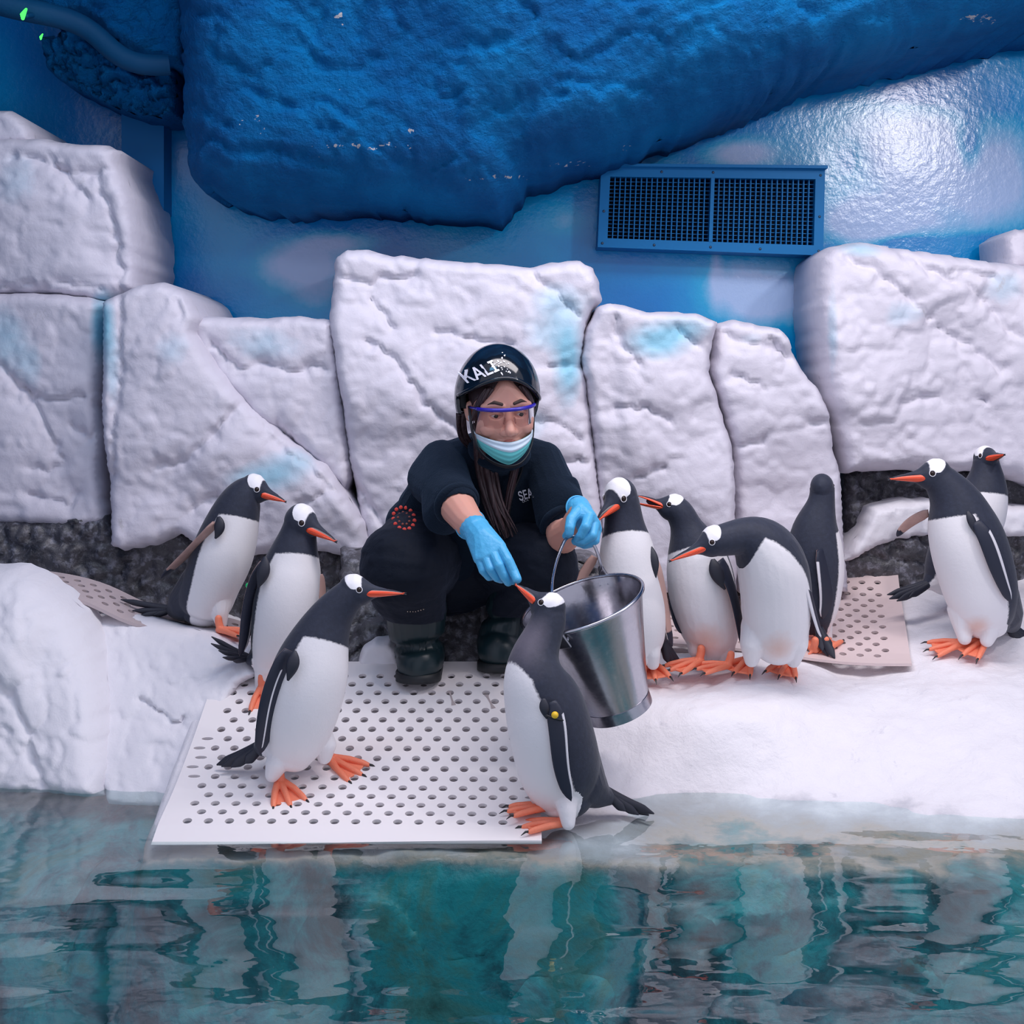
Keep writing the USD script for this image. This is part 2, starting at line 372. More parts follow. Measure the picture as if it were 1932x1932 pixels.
# water with long low waves
def wave(X, Y):
    P = np.stack([X * 0.62 + Y * .1, Y * 1.9, 0 * X], -1)
    amp = np.clip((4.35 - Y) / 1.0, 0.12, 1.0)
    return (fbm(P * 2.2, 2, 21) - 0.5) * 0.018 * amp + (fbm(P * 6.5, 2, 33) - 0.5) * 0.0032 * amp
obj('pool_water', grid_mesh(np.linspace(-2.3, 2.3, 360), np.linspace(1.2, 4.75, 330), wave), 'water', smooth=True,
    label='rippled teal pool water reflecting the penguins in the foreground', cat='water', kind='stuff')

# ------------------------------------------------------------------ back wall with mural
WY = 6.15
def px_of(x, y, z): return CX + F * x / y, HY - F * (z - CH) / y
wx, wz = np.linspace(-3.2, 3.2, 320), np.linspace(-0.2, 4.2, 220)
X, Z = np.meshgrid(wx, wz, indexing='ij')
PX, PY = px_of(X, WY, Z)
cloud = np.zeros_like(X)
for cx, cy, rx, ry, a in ((295, 480, 32, 80, .68), (570, 500, 95, 45, .86), (640, 455, 80, 20, .5), (600, 560, 55, 35, .4),
                          (840, 420, 70, 30, .25), (1060, 415, 55, 40, .40), (1400, 290, 75, 28, .8), (1450, 560, 110, 60, .85), (1380, 520, 60, 60, .3), (1350, 500, 12, 70, .4),
                          (1700, 280, 150, 140, .75), (1880, 340, 110, 110, .7), (1640, 420, 110, 45, .8), (1800, 180, 150, 30, -.5), (1830, 270, 25, 60, -.6), (1850, 470, 80, 25, -.6), (1710, 460, 50, 14, -.6),
                          (1560, 620, 25, 120, -.5), (1600, 300, 20, 30, -.4)):
    cloud += a * np.exp(-((PX - cx) / rx) ** 2 - ((PY - cy) / ry) ** 2)
n, m = X.shape
Pw = np.stack([X, np.full_like(X, WY) + 0.03 * (fbm(np.stack([X * 1.3, Z * 1.3, 0 * X], -1), 3, 8) - .5), Z], -1).reshape(-1, 3)
i, j = np.meshgrid(np.arange(n - 1), np.arange(m - 1), indexing='ij'); a = (i * m + j).ravel(); b = a + m
obj('wall_back', trimesh.Trimesh(Pw, np.vstack([np.stack([a, b, b + 1], -1), np.stack([a, b + 1, a + 1], -1)]), process=False), 'mural', kind='structure',
    label='blue back wall painted as a sky with pale clouds', fields={'cloud': cloud.ravel()})

obj('added_wall_left', box([-2.72, 4.8, 2.0], [.2, 2.9, 4.4]), 'dim_blue', kind='structure', label='added dark blue side wall beyond the left edge that blocks ambient light', smooth=False)  # unseen, added to cut dome fill from the left
obj('added_wall_right', box([3.05, 5.3, 2.0], [.2, 1.9, 4.4]), 'dim_blue', kind='structure', label='added dark blue side wall beyond the right edge that blocks ambient light', smooth=False)  # unseen counterpart, added to cut dome fill from the right
obj('added_roof_9', box([0.1, 5.3, 3.95], [5.9, 2.1, .2]), 'dim_blue', kind='structure', label='added dark blue roof slab above the overhanging rock that blocks ambient light', smooth=False)  # unseen slab added to keep dome light off the upper wall

# ------------------------------------------------------------------ relief rocks
def relief(poly, D0, lean=0.0, round_px=30, round_m=0.10, step=6, back=None, seed=1, big=0.12, mid=0.013, fine=0.003, cracks=(), freq=2.3, tilt=0.0, crack_w=5.0, crack_d=0.02, jag=1.5, grow=2.5, facet=.22):
    """A rock whose face follows the outline poly (pixels at the depth D0): a bulging, cracked front, rounded edges and flanks running back to depth `back`."""
    P = Polygon(poly).buffer(grow)
    L = P.exterior; n = max(int(L.length / step), 12)
    bd = np.array([L.interpolate(t, normalized=True).coords[0] for t in np.arange(n) / n])
    jn = np.stack([noise(np.c_[bd / 16.0, np.full(n, seed * 1.7)], 1), noise(np.c_[bd / 16.0, np.full(n, seed * 2.9)], 2)], -1) - 0.5
    bd = bd + jn * 2 * jag * 2
    x0, y0, x1, y1 = P.bounds
    gx, gy = np.meshgrid(np.arange(x0, x1, step), np.arange(y0, y1, step), indexing='ij')
    g = np.stack([gx.ravel(), gy.ravel()], -1); g[:, 0] += (np.round(g[:, 1] / step).astype(int) % 2) * step / 2
    inner = P.buffer(-step * 0.6)
    g = g[shapely.contains_xy(inner, g[:, 0], g[:, 1])]
    pts = np.vstack([bd, g])
    tri = Delaunay(pts).simplices
    c = pts[tri].mean(1)
    PB = Polygon(bd).buffer(0.3)
    tri = tri[shapely.contains_xy(PB, c[:, 0], c[:, 1])]
    dist = shapely.distance(shapely.points(pts), LineString(np.vstack([bd, bd[:1]])))
    zr = CH - (y1 - HY) * D0 / F
    k = (pts[:, 1] - HY) / F
    z = (CH - k * (D0 - lean * zr)) / (1 + k * lean)
    y = D0 + lean * (z - zr)
    x = (pts[:, 0] - CX) * y / F
    y = y + tilt * (x - x.mean())
    q = np.stack([x, 0 * x, z], -1)
    t = np.clip(dist / (round_px * .8), 0, 1)
    off = round_m * .75 * (1 - np.sqrt(np.maximum(1 - (1 - t) ** 2, 0)))
    wq = q + 0.12 * (np.stack([fbm(q * 1.7, 2, seed + 4), 0 * x, fbm(q * 1.7, 2, seed + 9)], -1) - .5)
    b = fbm(wq * freq, 2, seed); md = fbm(wq * freq * 4, 4, seed + 40)
    ridge = 1 - abs(2 * md - 1)
    off = off + (b - .5) * big * 1.1 - (md - .5) * mid * 1.2 + np.maximum(ridge - .82, 0) * mid * 3.0 + (fbm(q * 38, 3, seed + 70) - .5) * fine * 2
    off = off + facets(q, .42, seed + 3) * facet + facets(q, .16, seed + 11) * facet * .5
    for cr in cracks:
        d = shapely.distance(shapely.points(pts + (np.stack([noise(np.c_[pts / 14., np.full(len(pts), 3.)], 5), noise(np.c_[pts / 14., np.full(len(pts), 9.)], 6)], -1) - .5) * 14), LineString(cr))
        off = off + crack_d * np.exp(-(d / crack_w) ** 2) + crack_d * .5 * np.exp(-(d / (crack_w * 4)) ** 2)
    front = np.stack([x, y + off, z], -1)
    back = (D0 + 0.5) if back is None else back
    rim = front[:n].copy(); rim[:, 1] = np.maximum(back, rim[:, 1] + 0.05)
    nv = len(front); V = np.vstack([front, rim, rim.mean(0)])
    jn = np.arange(n); j2 = (jn + 1) % n
    sk = np.vstack([np.stack([jn, j2, nv + j2], -1), np.stack([jn, nv + j2, nv + jn], -1), np.stack([nv + jn, nv + j2, np.full(n, nv + n)], -1)])
    T = pts[tri]; cr_ = np.cross(T[:, 1] - T[:, 0], T[:, 2] - T[:, 0])
    tri = np.where((cr_ < 0)[:, None], tri[:, ::-1], tri)        # pixel y runs down: one handedness for all
    m = trimesh.Trimesh(V, np.vstack([tri, sk]), process=False)
    trimesh.repair.fix_winding(m)
    n0 = m.face_normals[:len(tri)].mean(0)
    if n0[1] > 0: m.invert()
    return m

def facets(q, scale, seed):
    P = np.stack([q[:, 0], q[:, 2]], -1) / scale
    P = P + 0.5 * (np.stack([fbm(np.c_[P * 1.3, np.full(len(P), seed)], 3, seed), fbm(np.c_[P * 1.3, np.full(len(P), seed + 7.)], 3, seed + 2)], -1) - .5)
    I = np.floor(P).astype(int); ws = np.zeros(len(P)); out = np.zeros(len(P))
    for dx in (-1, 0, 1):
        for dy in (-1, 0, 1):
            c = I + [dx, dy]
            hh = [noise(np.c_[c * 5.37 + .31, np.full(len(c), k * 2.9 + seed)], seed + k) - .5 for k in range(5)]
            ctr = c + .5 + .8 * np.stack(hh[:2], -1); d = np.linalg.norm(P - ctr, axis=1)
            v = (P[:, 0] - ctr[:, 0]) * hh[2] + (P[:, 1] - ctr[:, 1]) * hh[3] + hh[4] * .35
            w = np.exp(-14 * d); out += v * w; ws += w
    return out / (ws + 1e-12) * scale

def rock(poly, D0, label, material='ice_rock', name='ice_rock', cat='rock', **kw):
    m = relief(poly, D0, **kw)
    f = None
    if material == 'ice_rock':       # cyan paint stains; the strongest left blob paints in green laser light
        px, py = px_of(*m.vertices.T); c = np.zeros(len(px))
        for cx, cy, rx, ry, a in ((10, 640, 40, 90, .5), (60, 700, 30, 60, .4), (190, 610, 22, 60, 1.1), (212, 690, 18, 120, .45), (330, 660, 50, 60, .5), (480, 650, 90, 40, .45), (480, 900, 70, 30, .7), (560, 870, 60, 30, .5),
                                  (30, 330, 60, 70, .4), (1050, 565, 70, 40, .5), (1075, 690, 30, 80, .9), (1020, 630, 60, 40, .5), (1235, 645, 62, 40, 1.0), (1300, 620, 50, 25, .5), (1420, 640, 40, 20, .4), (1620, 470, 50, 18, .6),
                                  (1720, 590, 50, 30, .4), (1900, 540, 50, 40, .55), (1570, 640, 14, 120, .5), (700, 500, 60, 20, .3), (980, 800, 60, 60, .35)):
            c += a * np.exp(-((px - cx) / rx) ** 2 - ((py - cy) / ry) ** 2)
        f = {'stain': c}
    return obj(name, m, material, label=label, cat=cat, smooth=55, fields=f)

rock([(-90, 262), (30, 258), (75, 258), (130, 268), (195, 272), (217, 280), (214, 303), (228, 330), (240, 365), (249, 420), (251, 470), (248, 545), (205, 562), (186, 568), (120, 557), (60, 553), (-90, 553)], 5.45,
     'large pale ice rock block at upper left, below the small knob', seed=3, round_px=34, round_m=.15, back=6.1, big=.14,
     cracks=[[(-90, 535), (40, 540), (110, 532), (190, 545)], [(20, 300), (70, 305), (150, 330), (210, 320)], [(100, 300), (140, 345), (170, 380)], [(180, 330), (215, 420), (225, 540)]])
rock([(-90, 200), (10, 206), (35, 220), (50, 240), (58, 266), (0, 275), (-90, 275)], 5.48, 'small rounded ice rock knob on top of the upper left block', seed=4, round_px=25, round_m=.09, back=6.1, big=.05)
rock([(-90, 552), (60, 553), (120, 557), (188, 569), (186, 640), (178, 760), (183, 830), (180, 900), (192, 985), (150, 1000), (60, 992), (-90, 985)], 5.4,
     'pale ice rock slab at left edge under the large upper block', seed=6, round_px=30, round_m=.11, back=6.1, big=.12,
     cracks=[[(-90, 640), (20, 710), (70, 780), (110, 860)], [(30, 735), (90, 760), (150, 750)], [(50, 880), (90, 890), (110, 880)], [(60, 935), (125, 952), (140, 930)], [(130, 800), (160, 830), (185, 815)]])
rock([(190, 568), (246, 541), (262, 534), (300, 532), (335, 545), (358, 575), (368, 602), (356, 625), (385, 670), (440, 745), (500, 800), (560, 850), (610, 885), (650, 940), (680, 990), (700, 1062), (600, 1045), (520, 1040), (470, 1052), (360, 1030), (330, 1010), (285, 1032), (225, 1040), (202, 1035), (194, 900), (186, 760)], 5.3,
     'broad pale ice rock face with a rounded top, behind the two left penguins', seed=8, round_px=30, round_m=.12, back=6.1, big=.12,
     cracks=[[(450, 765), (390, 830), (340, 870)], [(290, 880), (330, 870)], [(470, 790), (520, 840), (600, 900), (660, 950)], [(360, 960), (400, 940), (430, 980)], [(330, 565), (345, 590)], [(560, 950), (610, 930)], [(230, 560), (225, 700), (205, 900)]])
rock([(348, 602), (400, 596), (480, 600), (560, 597), (624, 606), (636, 700), (647, 800), (658, 900), (650, 935), (605, 880), (540, 830), (480, 785), (430, 735), (380, 668)], 5.4,
     'wedge of pale ice rock left of the tall central block', seed=9, round_px=26, round_m=.10, back=6.1, big=.08,
     cracks=[[(400, 650), (450, 700), (500, 690)], [(480, 680), (540, 700), (610, 690)], [(520, 800), (560, 850)]])
rock([(628, 482), (650, 466), (690, 468), (720, 476), (800, 484), (900, 492), (1000, 500), (1050, 492), (1095, 488), (1120, 503), (1131, 530), (1137, 562), (1118, 580), (1107, 620), (1100, 680), (1110, 720), (1120, 800), (1128, 880), (1136, 960), (1142, 1062), (690, 1062), (672, 960), (655, 870), (645, 760), (632, 690), (617, 606)], 5.38,
     'tall central ice rock block behind the crouching keeper', seed=12, round_px=34, round_m=.15, back=6.1, big=.14,
     cracks=[[(640, 520), (700, 530), (780, 515)], [(690, 640), (760, 690), (800, 760), (860, 810)], [(820, 625), (880, 635), (960, 650)], [(1000, 790), (1050, 800), (1100, 830)], [(1040, 690), (1100, 690)], [(700, 560), (740, 620)], [(1000, 520), (1050, 550), (1090, 600)], [(650, 890), (700, 960), (730, 1000)], [(1060, 870), (1110, 870)]])
rock([(1128, 582), (1150, 572), (1180, 578), (1225, 590), (1260, 588), (1320, 592), (1357, 607), (1350, 640), (1342, 700), (1362, 760), (1386, 840), (1390, 920), (1396, 1120), (1146, 1125), (1133, 950), (1122, 820), (1108, 720), (1100, 680), (1110, 620)], 5.38,
     'ice rock slab with a cyan stain right of the keeper', seed=14, round_px=26, round_m=.11, back=6.1, big=.12,
     cracks=[[(1160, 600), (1170, 650), (1210, 690)], [(1160, 770), (1220, 770), (1270, 800)], [(1280, 620), (1320, 650)], [(1200, 900), (1260, 880)]])
rock([(1356, 611), (1385, 604), (1440, 615), (1475, 620), (1495, 640), (1501, 665), (1520, 700), (1550, 735), (1570, 780), (1583, 850), (1597, 900), (1606, 1120), (1398, 1120), (1391, 920), (1387, 840), (1361, 755), (1341, 695)], 5.48,
     'narrow ice rock slab with a sloping right shoulder', seed=15, round_px=28, round_m=.12, back=6.1, big=.12,
     cracks=[[(1365, 630), (1430, 650), (1490, 670)], [(1450, 640), (1490, 680)], [(1380, 700), (1440, 730)], [(1400, 840), (1440, 830)], [(1520, 800), (1560, 790)]])
rock([(1556, 480), (1585, 458), (1640, 450), (1700, 460), (1800, 475), (1870, 488), (1932, 495), (2030, 500), (2030, 945), (1932, 905), (1880, 892), (1700, 887), (1640, 892), (1604, 896), (1583, 800), (1568, 740), (1557, 660), (1550, 540)], 5.55,
     'big smooth ice rock boulder at right edge under the glossy wall', seed=17, round_px=42, round_m=.20, back=6.1, big=.12, mid=.02,
     cracks=[[(1600, 480), (1640, 500), (1720, 560), (1760, 600)], [(1700, 465), (1760, 510), (1830, 540), (1890, 600), (1932, 640)], [(1780, 620), (1850, 660), (1900, 700)], [(1800, 510), (1880, 525)], [(1700, 760), (1740, 750), (1780, 755)], [(1840, 750), (1870, 757)]])
rock([(1902, 445), (1925, 432), (2030, 428), (2030, 505), (1905, 505)], 5.75, 'small ice rock at right edge behind the big boulder', seed=18, round_px=16, round_m=.07, back=6.1, big=.04)
# dark base rock
rock([(-90, 985), (100, 980), (195, 978), (215, 1030), (320, 1005), (360, 1020), (480, 1030), (600, 1036), (700, 1045), (720, 1300), (480, 1270), (300, 1230), (120, 1200), (-90, 1190)], 5.40,
     'dark frosted base rock under the left ice rocks', 'dark_rock', 'base_rock', seed=20, round_px=20, round_m=.06, big=.08, mid=.045, fine=.012, back=6.1)
rock([(640, 1040), (760, 1035), (940, 1040), (1110, 1050), (1130, 1060), (1150, 1120), (1160, 1262), (1060, 1268), (940, 1263), (840, 1270), (740, 1262), (640, 1272)], 4.87,
     'dark frosted base rock behind the boots of the keeper', 'dark_rock', 'base_rock', lean=.85, seed=21, round_px=24, round_m=.07, big=.06, mid=.05, fine=.012, back=5.9)
rock([(676, 1252), (684, 1226), (706, 1212), (732, 1214), (748, 1232), (752, 1262), (720, 1268), (680, 1266)], 4.85, 'small pale stone left of the near boot of the keeper', 'snow_rock', 'stone', seed=41, round_px=16, round_m=.05, big=.03, step=4, back=5.0)
rock([(1597, 893), (1640, 887), (1760, 888), (1890, 892), (2030, 925), (2030, 1000), (1740, 975), (1650, 985), (1625, 1018), (1612, 1036), (1602, 1010)], 5.80,
     'dark rock strip below the big right boulder', 'dark_rock', 'base_rock', seed=22, round_px=14, round_m=.05, big=.06, mid=.05, fine=.012, back=6.1)
rock([(1586, 1068), (1605, 1040), (1632, 1002), (1652, 962), (1700, 951), (1760, 946), (1850, 955), (2030, 965), (2030, 1012), (1880, 1012), (1740, 1012), (1662, 1030), (1612, 1060)], 5.62,
     'snowy rock ledge behind the two right penguins', 'snow_rock', 'ice_rock', seed=23, round_px=16, round_m=.08, big=.05, mid=.03, back=6.0)
rock([(1586, 1068), (1640, 1022), (1740, 1002), (1860, 1000), (2030, 1000), (2030, 1230), (1760, 1200), (1680, 1160), (1590, 1150)], 5.66,
     'dark speckled rock behind the right perforated mat', 'dark_rock', 'base_rock', seed=24, round_px=16, round_m=.05, big=.06, mid=.05, fine=.012, back=6.0)
# snowy boulders in the left foreground
rock([(-90, 1076), (20, 1078), (52, 1092), (92, 1127), (132, 1172), (156, 1230), (172, 1290), (181, 1340), (189, 1400), (196, 1450), (196, 1510), (-90, 1515)], 4.42,
     'tall snowy boulder at the left edge by the water', 'snow_rock', 'snow_boulder', lean=.55, seed=26, round_px=60, round_m=.20, big=.16, mid=.02, back=5.0,
     cracks=[[(-20, 1250), (40, 1360), (70, 1480)]], crack_w=9)
rock([(120, 1168), (170, 1168), (240, 1174), (330, 1190), (420, 1207), (466, 1226), (484, 1266), (450, 1290), (415, 1340), (385, 1410), (352, 1490), (330, 1530), (190, 1530), (175, 1460), (160, 1300)], 4.36,
     'broad snowy boulder left of the front perforated mat', 'snow_rock', 'snow_boulder', lean=1.05, tilt=-.22, grow=4, seed=27, round_px=26, round_m=.07, big=.10, mid=.02, back=5.0,
     cracks=[[(260, 1330), (330, 1370), (350, 1360)]], crack_w=4)

# ------------------------------------------------------------------ ceiling and upper left clutter
def ceiling_fields(m, spots):
    px, py = px_of(*m.vertices.T)
    c = np.zeros(len(px))
    for cx, cy, rx, ry, a in spots: c += a * np.exp(-((px - cx) / rx) ** 2 - ((py - cy) / ry) ** 2)
    return {'chip': np.clip(c * 1.12, 0, .50)}

ce = relief([(305, -420), (305, 40), (312, 200), (325, 300), (352, 343), (420, 372), (480, 388), (600, 384), (700, 386), (820, 392), (905, 402), (945, 404), (980, 370), (1004, 330), (1100, 302), (1200, 268), (1320, 220), (1450, 170), (1600, 94), (1720, 64), (1850, 30), (2050, -20), (2050, -420)], 5.55,
            lean=-.62, grow=-3, facet=.15, seed=31, round_px=150, round_m=.42, step=7, big=.30, mid=.045, fine=.012, freq=1.5, back=6.1, jag=4)
obj('ceiling', ce, 'blue_rock', kind='structure', label='overhanging blue sprayed rock ceiling with chipped paint',
    fields=ceiling_fields(ce, [(480, 235, 60, 50, .36), (640, 170, 14, 14, .36), (770, 245, 40, 12, .42), (700, 275, 160, 12, .40), (600, 300, 60, 10, .36), (940, 335, 120, 12, .41), (1080, 310, 90, 11, .40), (1180, 280, 60, 10, .40), (1850, 35, 60, 14, .48), (640, 30, 30, 40, .36)]))
ce = relief([(1540, 140), (1640, 97), (1700, 90), (1760, 103), (1800, 98), (1850, 74), (1932, 62), (2050, 52), (2050, -300), (1500, -300)], 5.85, lean=-.3, seed=33, round_px=40, round_m=.15, big=.10, mid=.04, fine=.01, back=6.1)
obj('trim_1', ce, 'blue_rock', kind='structure', label='smaller blue rock overhang at upper right', fields=ceiling_fields(ce, []))
ce = relief([(78, 72), (140, 60), (205, 112), (255, 138), (322, 128), (322, 206), (300, 214), (255, 210), (200, 192), (150, 166), (100, 140), (82, 120)], 5.75, seed=35, round_px=14, round_m=.06, big=.10, mid=.10, fine=.02, freq=5, back=6.1, step=4)
obj('trim_2', ce, 'blue_rock', kind='structure', label='lumpy dark blue plaster ledge under the curved beam at upper left', fields=ceiling_fields(ce, []))
ce = relief([(60, -200), (335, -200), (335, 112), (300, 104), (240, 92), (205, 60), (160, 22), (60, 12)], 5.6, seed=36, round_px=20, round_m=.06, big=.12, mid=.05, fine=.015, freq=3, back=6.1, lean=-.3)
obj('trim_3', ce, 'blue_rock', kind='structure', label='dark blue rock above the curved beam at upper left', fields=ceiling_fields(ce, []))
obj('trim_4', tube([W(-120, -60, 5.4), W(0, 5, 5.42), W(80, 25, 5.45), (W(135, 40, 5.48)), W(175, 62, 5.5), W(215, 97, 5.5), W(255, 118, 5.5), W(320, 122, 5.52)], [.055, .05, .045, .042, .042, .042], 16, 40), 'beam_paint', kind='structure', label='dark curved beam running into the rock at upper left')
# blue pilaster
a, b = W(228, 212, 6.0), W(308, 400, 6.0)
obj('trim_5', box([(a[0] + b[0]) / 2, 6.08, (a[2] + b[2]) / 2], [b[0] - a[0], .14, a[2] - b[2]]), 'vent_paint', kind='structure', label='flat blue wall panel right of the big left rock', smooth=False)
a, b = W(1553, 462, 6.1), W(1572, 745, 6.1)
# green laser light spots, built as glowing shapes with added mounts
for px, py, D, s, lb in ((45, 26, 5.33, .020, 'larger green laser light spot made as a glowing shape on the beam in the top left corner'), (78, 69, 5.6, .011, 'smaller green laser light spot made as a glowing shape below the beam at upper left')):
    c = W(px, py, D)
    t = thing('laser_spot', lb, 'light_spot', c)
    obj('lens', hull([(c + [-.2 * s, 0, -.9 * s], .35 * s), (c + [.45 * s, 0, .9 * s], .25 * s), (c + [-.5 * s, 0, -.1 * s], .25 * s)], 12), 'laser_glow', t)  # glowing shape of the laser spot, not a real lens
    obj('added_bracket', chain([(c + [0, .03, 0], .5 * s), (c + [0.01, .12, .03], .5 * s)], 10), 'beam_paint', t)  # added mount behind the laser spot

# ------------------------------------------------------------------ ventilation grille
GY = 6.02
def gp(px, py, y=GY): return W(px, py, y)
TL, TR, BL, BR = (1134, 317), (1555, 321), (1127, 467), (1551, 483)
def gq(u, v):
    a = np.array(TL) * (1 - u) + np.array(TR) * u; b = np.array(BL) * (1 - u) + np.array(BR) * u
    return a * (1 - v) + b * v
def gbar(u0, v0, u1, v1, y0, y1):
    """A bar between four corners of the grille's plane."""
    q = [gq(u0, v0), gq(u1, v0), gq(u1, v1), gq(u0, v1)]
    f = np.array([W(*p, GY) for p in q]); A = f.copy(); A[:, 1] = y0; B = f.copy(); B[:, 1] = y1
    return man(trimesh.convex.convex_hull(np.vstack([A, B])))
t = thing('ventilation_grille', 'rectangular blue ventilation grille on the back wall under the overhang', 'vent', gp(1340, 400))
fu, fv = .042, .115
obj('frame', union([gbar(0, 0, 1, fv, GY - .02, 6.14), gbar(0, 1 - fv, 1, 1, GY - .02, 6.14), gbar(0, 0, fu, 1, GY - .02, 6.14), gbar(1 - fu, 0, 1, 1, GY - .02, 6.14)]), 'vent_paint', t, smooth=False)
obj('top_flange', gbar(-.01, -.035, 1.005, 0.0, GY - .05, 6.14), 'vent_paint', t, smooth=False)
obj('divider', gbar(.492, fv, .508, 1 - fv, GY - .022, 6.12), 'vent_paint', t, smooth=False)
obj('back_plate', gbar(fu, fv, 1 - fu, 1 - fv, 6.115, 6.125), 'vent_dark', t, smooth=False)
for lo, hi in ((fu, .492), (.508, 1 - fu)):
    for k in range(1, 19):
        u = lo + (hi - lo) * k / 19
        obj('vertical_bar', gbar(u - .0024, fv, u + .0024, 1 - fv, GY, GY + .035), 'vent_paint', t, smooth=False)
    for k in range(1, 16):
        v = fv + (1 - 2 * fv) * k / 16
        obj('cross_bar', gbar(lo, v - .004, hi, v + .004, GY + .012, GY + .03), 'vent_paint', t, smooth=False)
for u, v in ((.02, .05), (.27, .05), (.5, .05), (.98, .07), (.02, .55), (.98, .55), (.02, .95), (.25, .95), (.5, .95), (.72, .95), (.98, .95)):
    p = W(*gq(u, v), GY); p[1] = GY - .021
    obj('screw', Manifold.sphere(1.0, 12).scale((.006, .004, .006)).translate(tuple(p)), 'screw', t)

# ------------------------------------------------------------------ perforated mats
def mat_sheet(cells, surf, th, nring=16):
    """cells: (x0, x1, y0, y1, hole (cx, cy, rx, ry) or None). surf maps (u, v) arrays to world points and normals."""
    V, Fc = [], []
    base = 0
    ang = np.arange(nring) * 2 * np.pi / nring
    for x0, x1, y0, y1, hole in cells:
        if hole is None:
            nx, ny = max(1, int((x1 - x0) / .04)), max(1, int((y1 - y0) / .04))
            for a in range(nx):
                for b in range(ny):
                    q = [(x0 + (x1 - x0) * (a + s) / nx, y0 + (y1 - y0) * (b + t) / ny) for s, t in ((0, 0), (1, 0), (1, 1), (0, 1))]
                    V.append(np.array(q)); Fc.append(np.array([[0, 1, 2], [0, 2, 3]]) + base); base += 4
            continue
        cx, cy, rx, ry = hole
        inner = np.stack([cx + rx * np.cos(ang), cy + ry * np.sin(ang)], -1)
        d = np.stack([np.cos(ang), np.sin(ang)], -1)
        hx = np.where(d[:, 0] > 0, x1 - cx, cx - x0); hy = np.where(d[:, 1] > 0, y1 - cy, cy - y0)
        s = 1 / np.maximum(np.maximum(abs(d[:, 0]) / np.maximum(hx, 1e-6), abs(d[:, 1]) / np.maximum(hy, 1e-6)), 1e-6)
        outer = np.array([cx, cy]) + d * s[:, None]
        outer[2::4] = np.array([[x1, y1], [x0, y1], [x0, y0], [x1, y0]])
        j = np.arange(nring); j2 = (j + 1) % nring
        V.append(np.vstack([inner, outer]))
        Fc.append(np.vstack([np.stack([j, nring + j, nring + j2], -1), np.stack([j, nring + j2, j2], -1)]) + base)
        base += 2 * nring
    V, Fc = np.vstack(V), np.vstack(Fc)
    T = V[Fc]; area = np.cross(T[:, 1] - T[:, 0], T[:, 2] - T[:, 0])
    Fc = np.where((area < 0)[:, None], Fc[:, ::-1], Fc)
    key = np.round(V, 5)
    U, inv = np.unique(key, axis=0, return_inverse=True)
    Fc = inv[Fc]; V = U
    Fc = Fc[(Fc[:, 0] != Fc[:, 1]) & (Fc[:, 1] != Fc[:, 2]) & (Fc[:, 0] != Fc[:, 2])]
    P, N = surf(V[:, 0], V[:, 1])
    e = np.sort(np.vstack([Fc[:, [0, 1]], Fc[:, [1, 2]], Fc[:, [2, 0]]]), axis=1)
    raw = np.vstack([Fc[:, [0, 1]], Fc[:, [1, 2]], Fc[:, [2, 0]]])
    _, first, cnt = np.unique(e, axis=0, return_index=True, return_counts=True)
    be = raw[first[cnt == 1]]
    nv = len(P)
    VV = np.vstack([P, P - N * th])
    side = np.vstack([np.stack([be[:, 0], nv + be[:, 1], be[:, 1]], -1), np.stack([be[:, 0], nv + be[:, 0], nv + be[:, 1]], -1)])
    return trimesh.Trimesh(VV, np.vstack([Fc, Fc[:, ::-1] + nv, side]), process=False)

def perforated(u0, u1, v0, v1, pitch, row, r, border, skip=(), slots=()):
    cells = []
    nr = int((v1 - v0 - 2 * border) / row); nc = int((u1 - u0 - 2 * border) / pitch)
    bu, bv = (u1 - u0 - nc * pitch) / 2, (v1 - v0 - nr * row) / 2
    cells += [(u0, u1, v0, v0 + bv, None), (u0, u1, v1 - bv, v1, None)]
    for k in range(nr):
        y0 = v0 + bv + k * row
        s = pitch / 2 if k % 2 else 0
        xa, xb = u0 + bu + s - pitch / 4, u1 - bu + s - pitch / 4
        cells += [(u0, xa, y0, y0 + row, ((u0 + xa) / 2 + .006, y0 + row / 2, .019, .0075) if k in slots else None), (xb, u1, y0, y0 + row, ((xb + u1) / 2 - .004, y0 + row / 2, .017, .0075) if k + 2 in slots else None)]
        for c in range(nc):
            x0 = u0 + bu + c * pitch + s - pitch / 4
            h = (x0 + pitch / 2, y0 + row / 2, r, r)
            cells.append((x0, x0 + pitch, y0, y0 + row, None if (k, c) in skip else h))
    return cells

def mat_surface(lift):
    def surf(u, v):
        z = ground(u, v); e = .03
        N = np.stack([-(ground(u + e, v) - ground(u - e, v)) / (2 * e), -(ground(u, v + e) - ground(u, v - e)) / (2 * e), np.ones_like(u)], -1)
        N /= np.linalg.norm(N, axis=1, keepdims=True)
        return np.stack([u, v, z + lift], -1), N
    return surf
LIFT = 0.016
MX0, MX1, MY0, MY1 = -1.03, .085, 3.93, 4.88
mp_ = obj('perforated_mat', mat_sheet(perforated(MX0, MX1, MY0, MY1, .0615, .047, .0135, .055, slots=(5, 6, 7, 8, 9)), mat_surface(LIFT), .010), 'mat_plastic',
    label='white perforated plastic ramp mat sloping from the boots of the keeper into the water', cat='mat', smooth=30)

for p, q in (((848, 1305), (856, 1331)), ((918, 1312), (931, 1337))):      # torn slits between two holes
    P = np.array([on_ground(p[0] + (q[0] - p[0]) * t, p[1] + (q[1] - p[1]) * t, LIFT) + [0, 0, .0012] for t in np.linspace(0, 1, 8)])
    obj('slit', ribbon(P, np.tile([1.0, 0, 0], (8, 1)), [.016, .008, .006, .006, .006, .007, .012, .016], .0014), 'hole_edge', mp_, smooth=False)

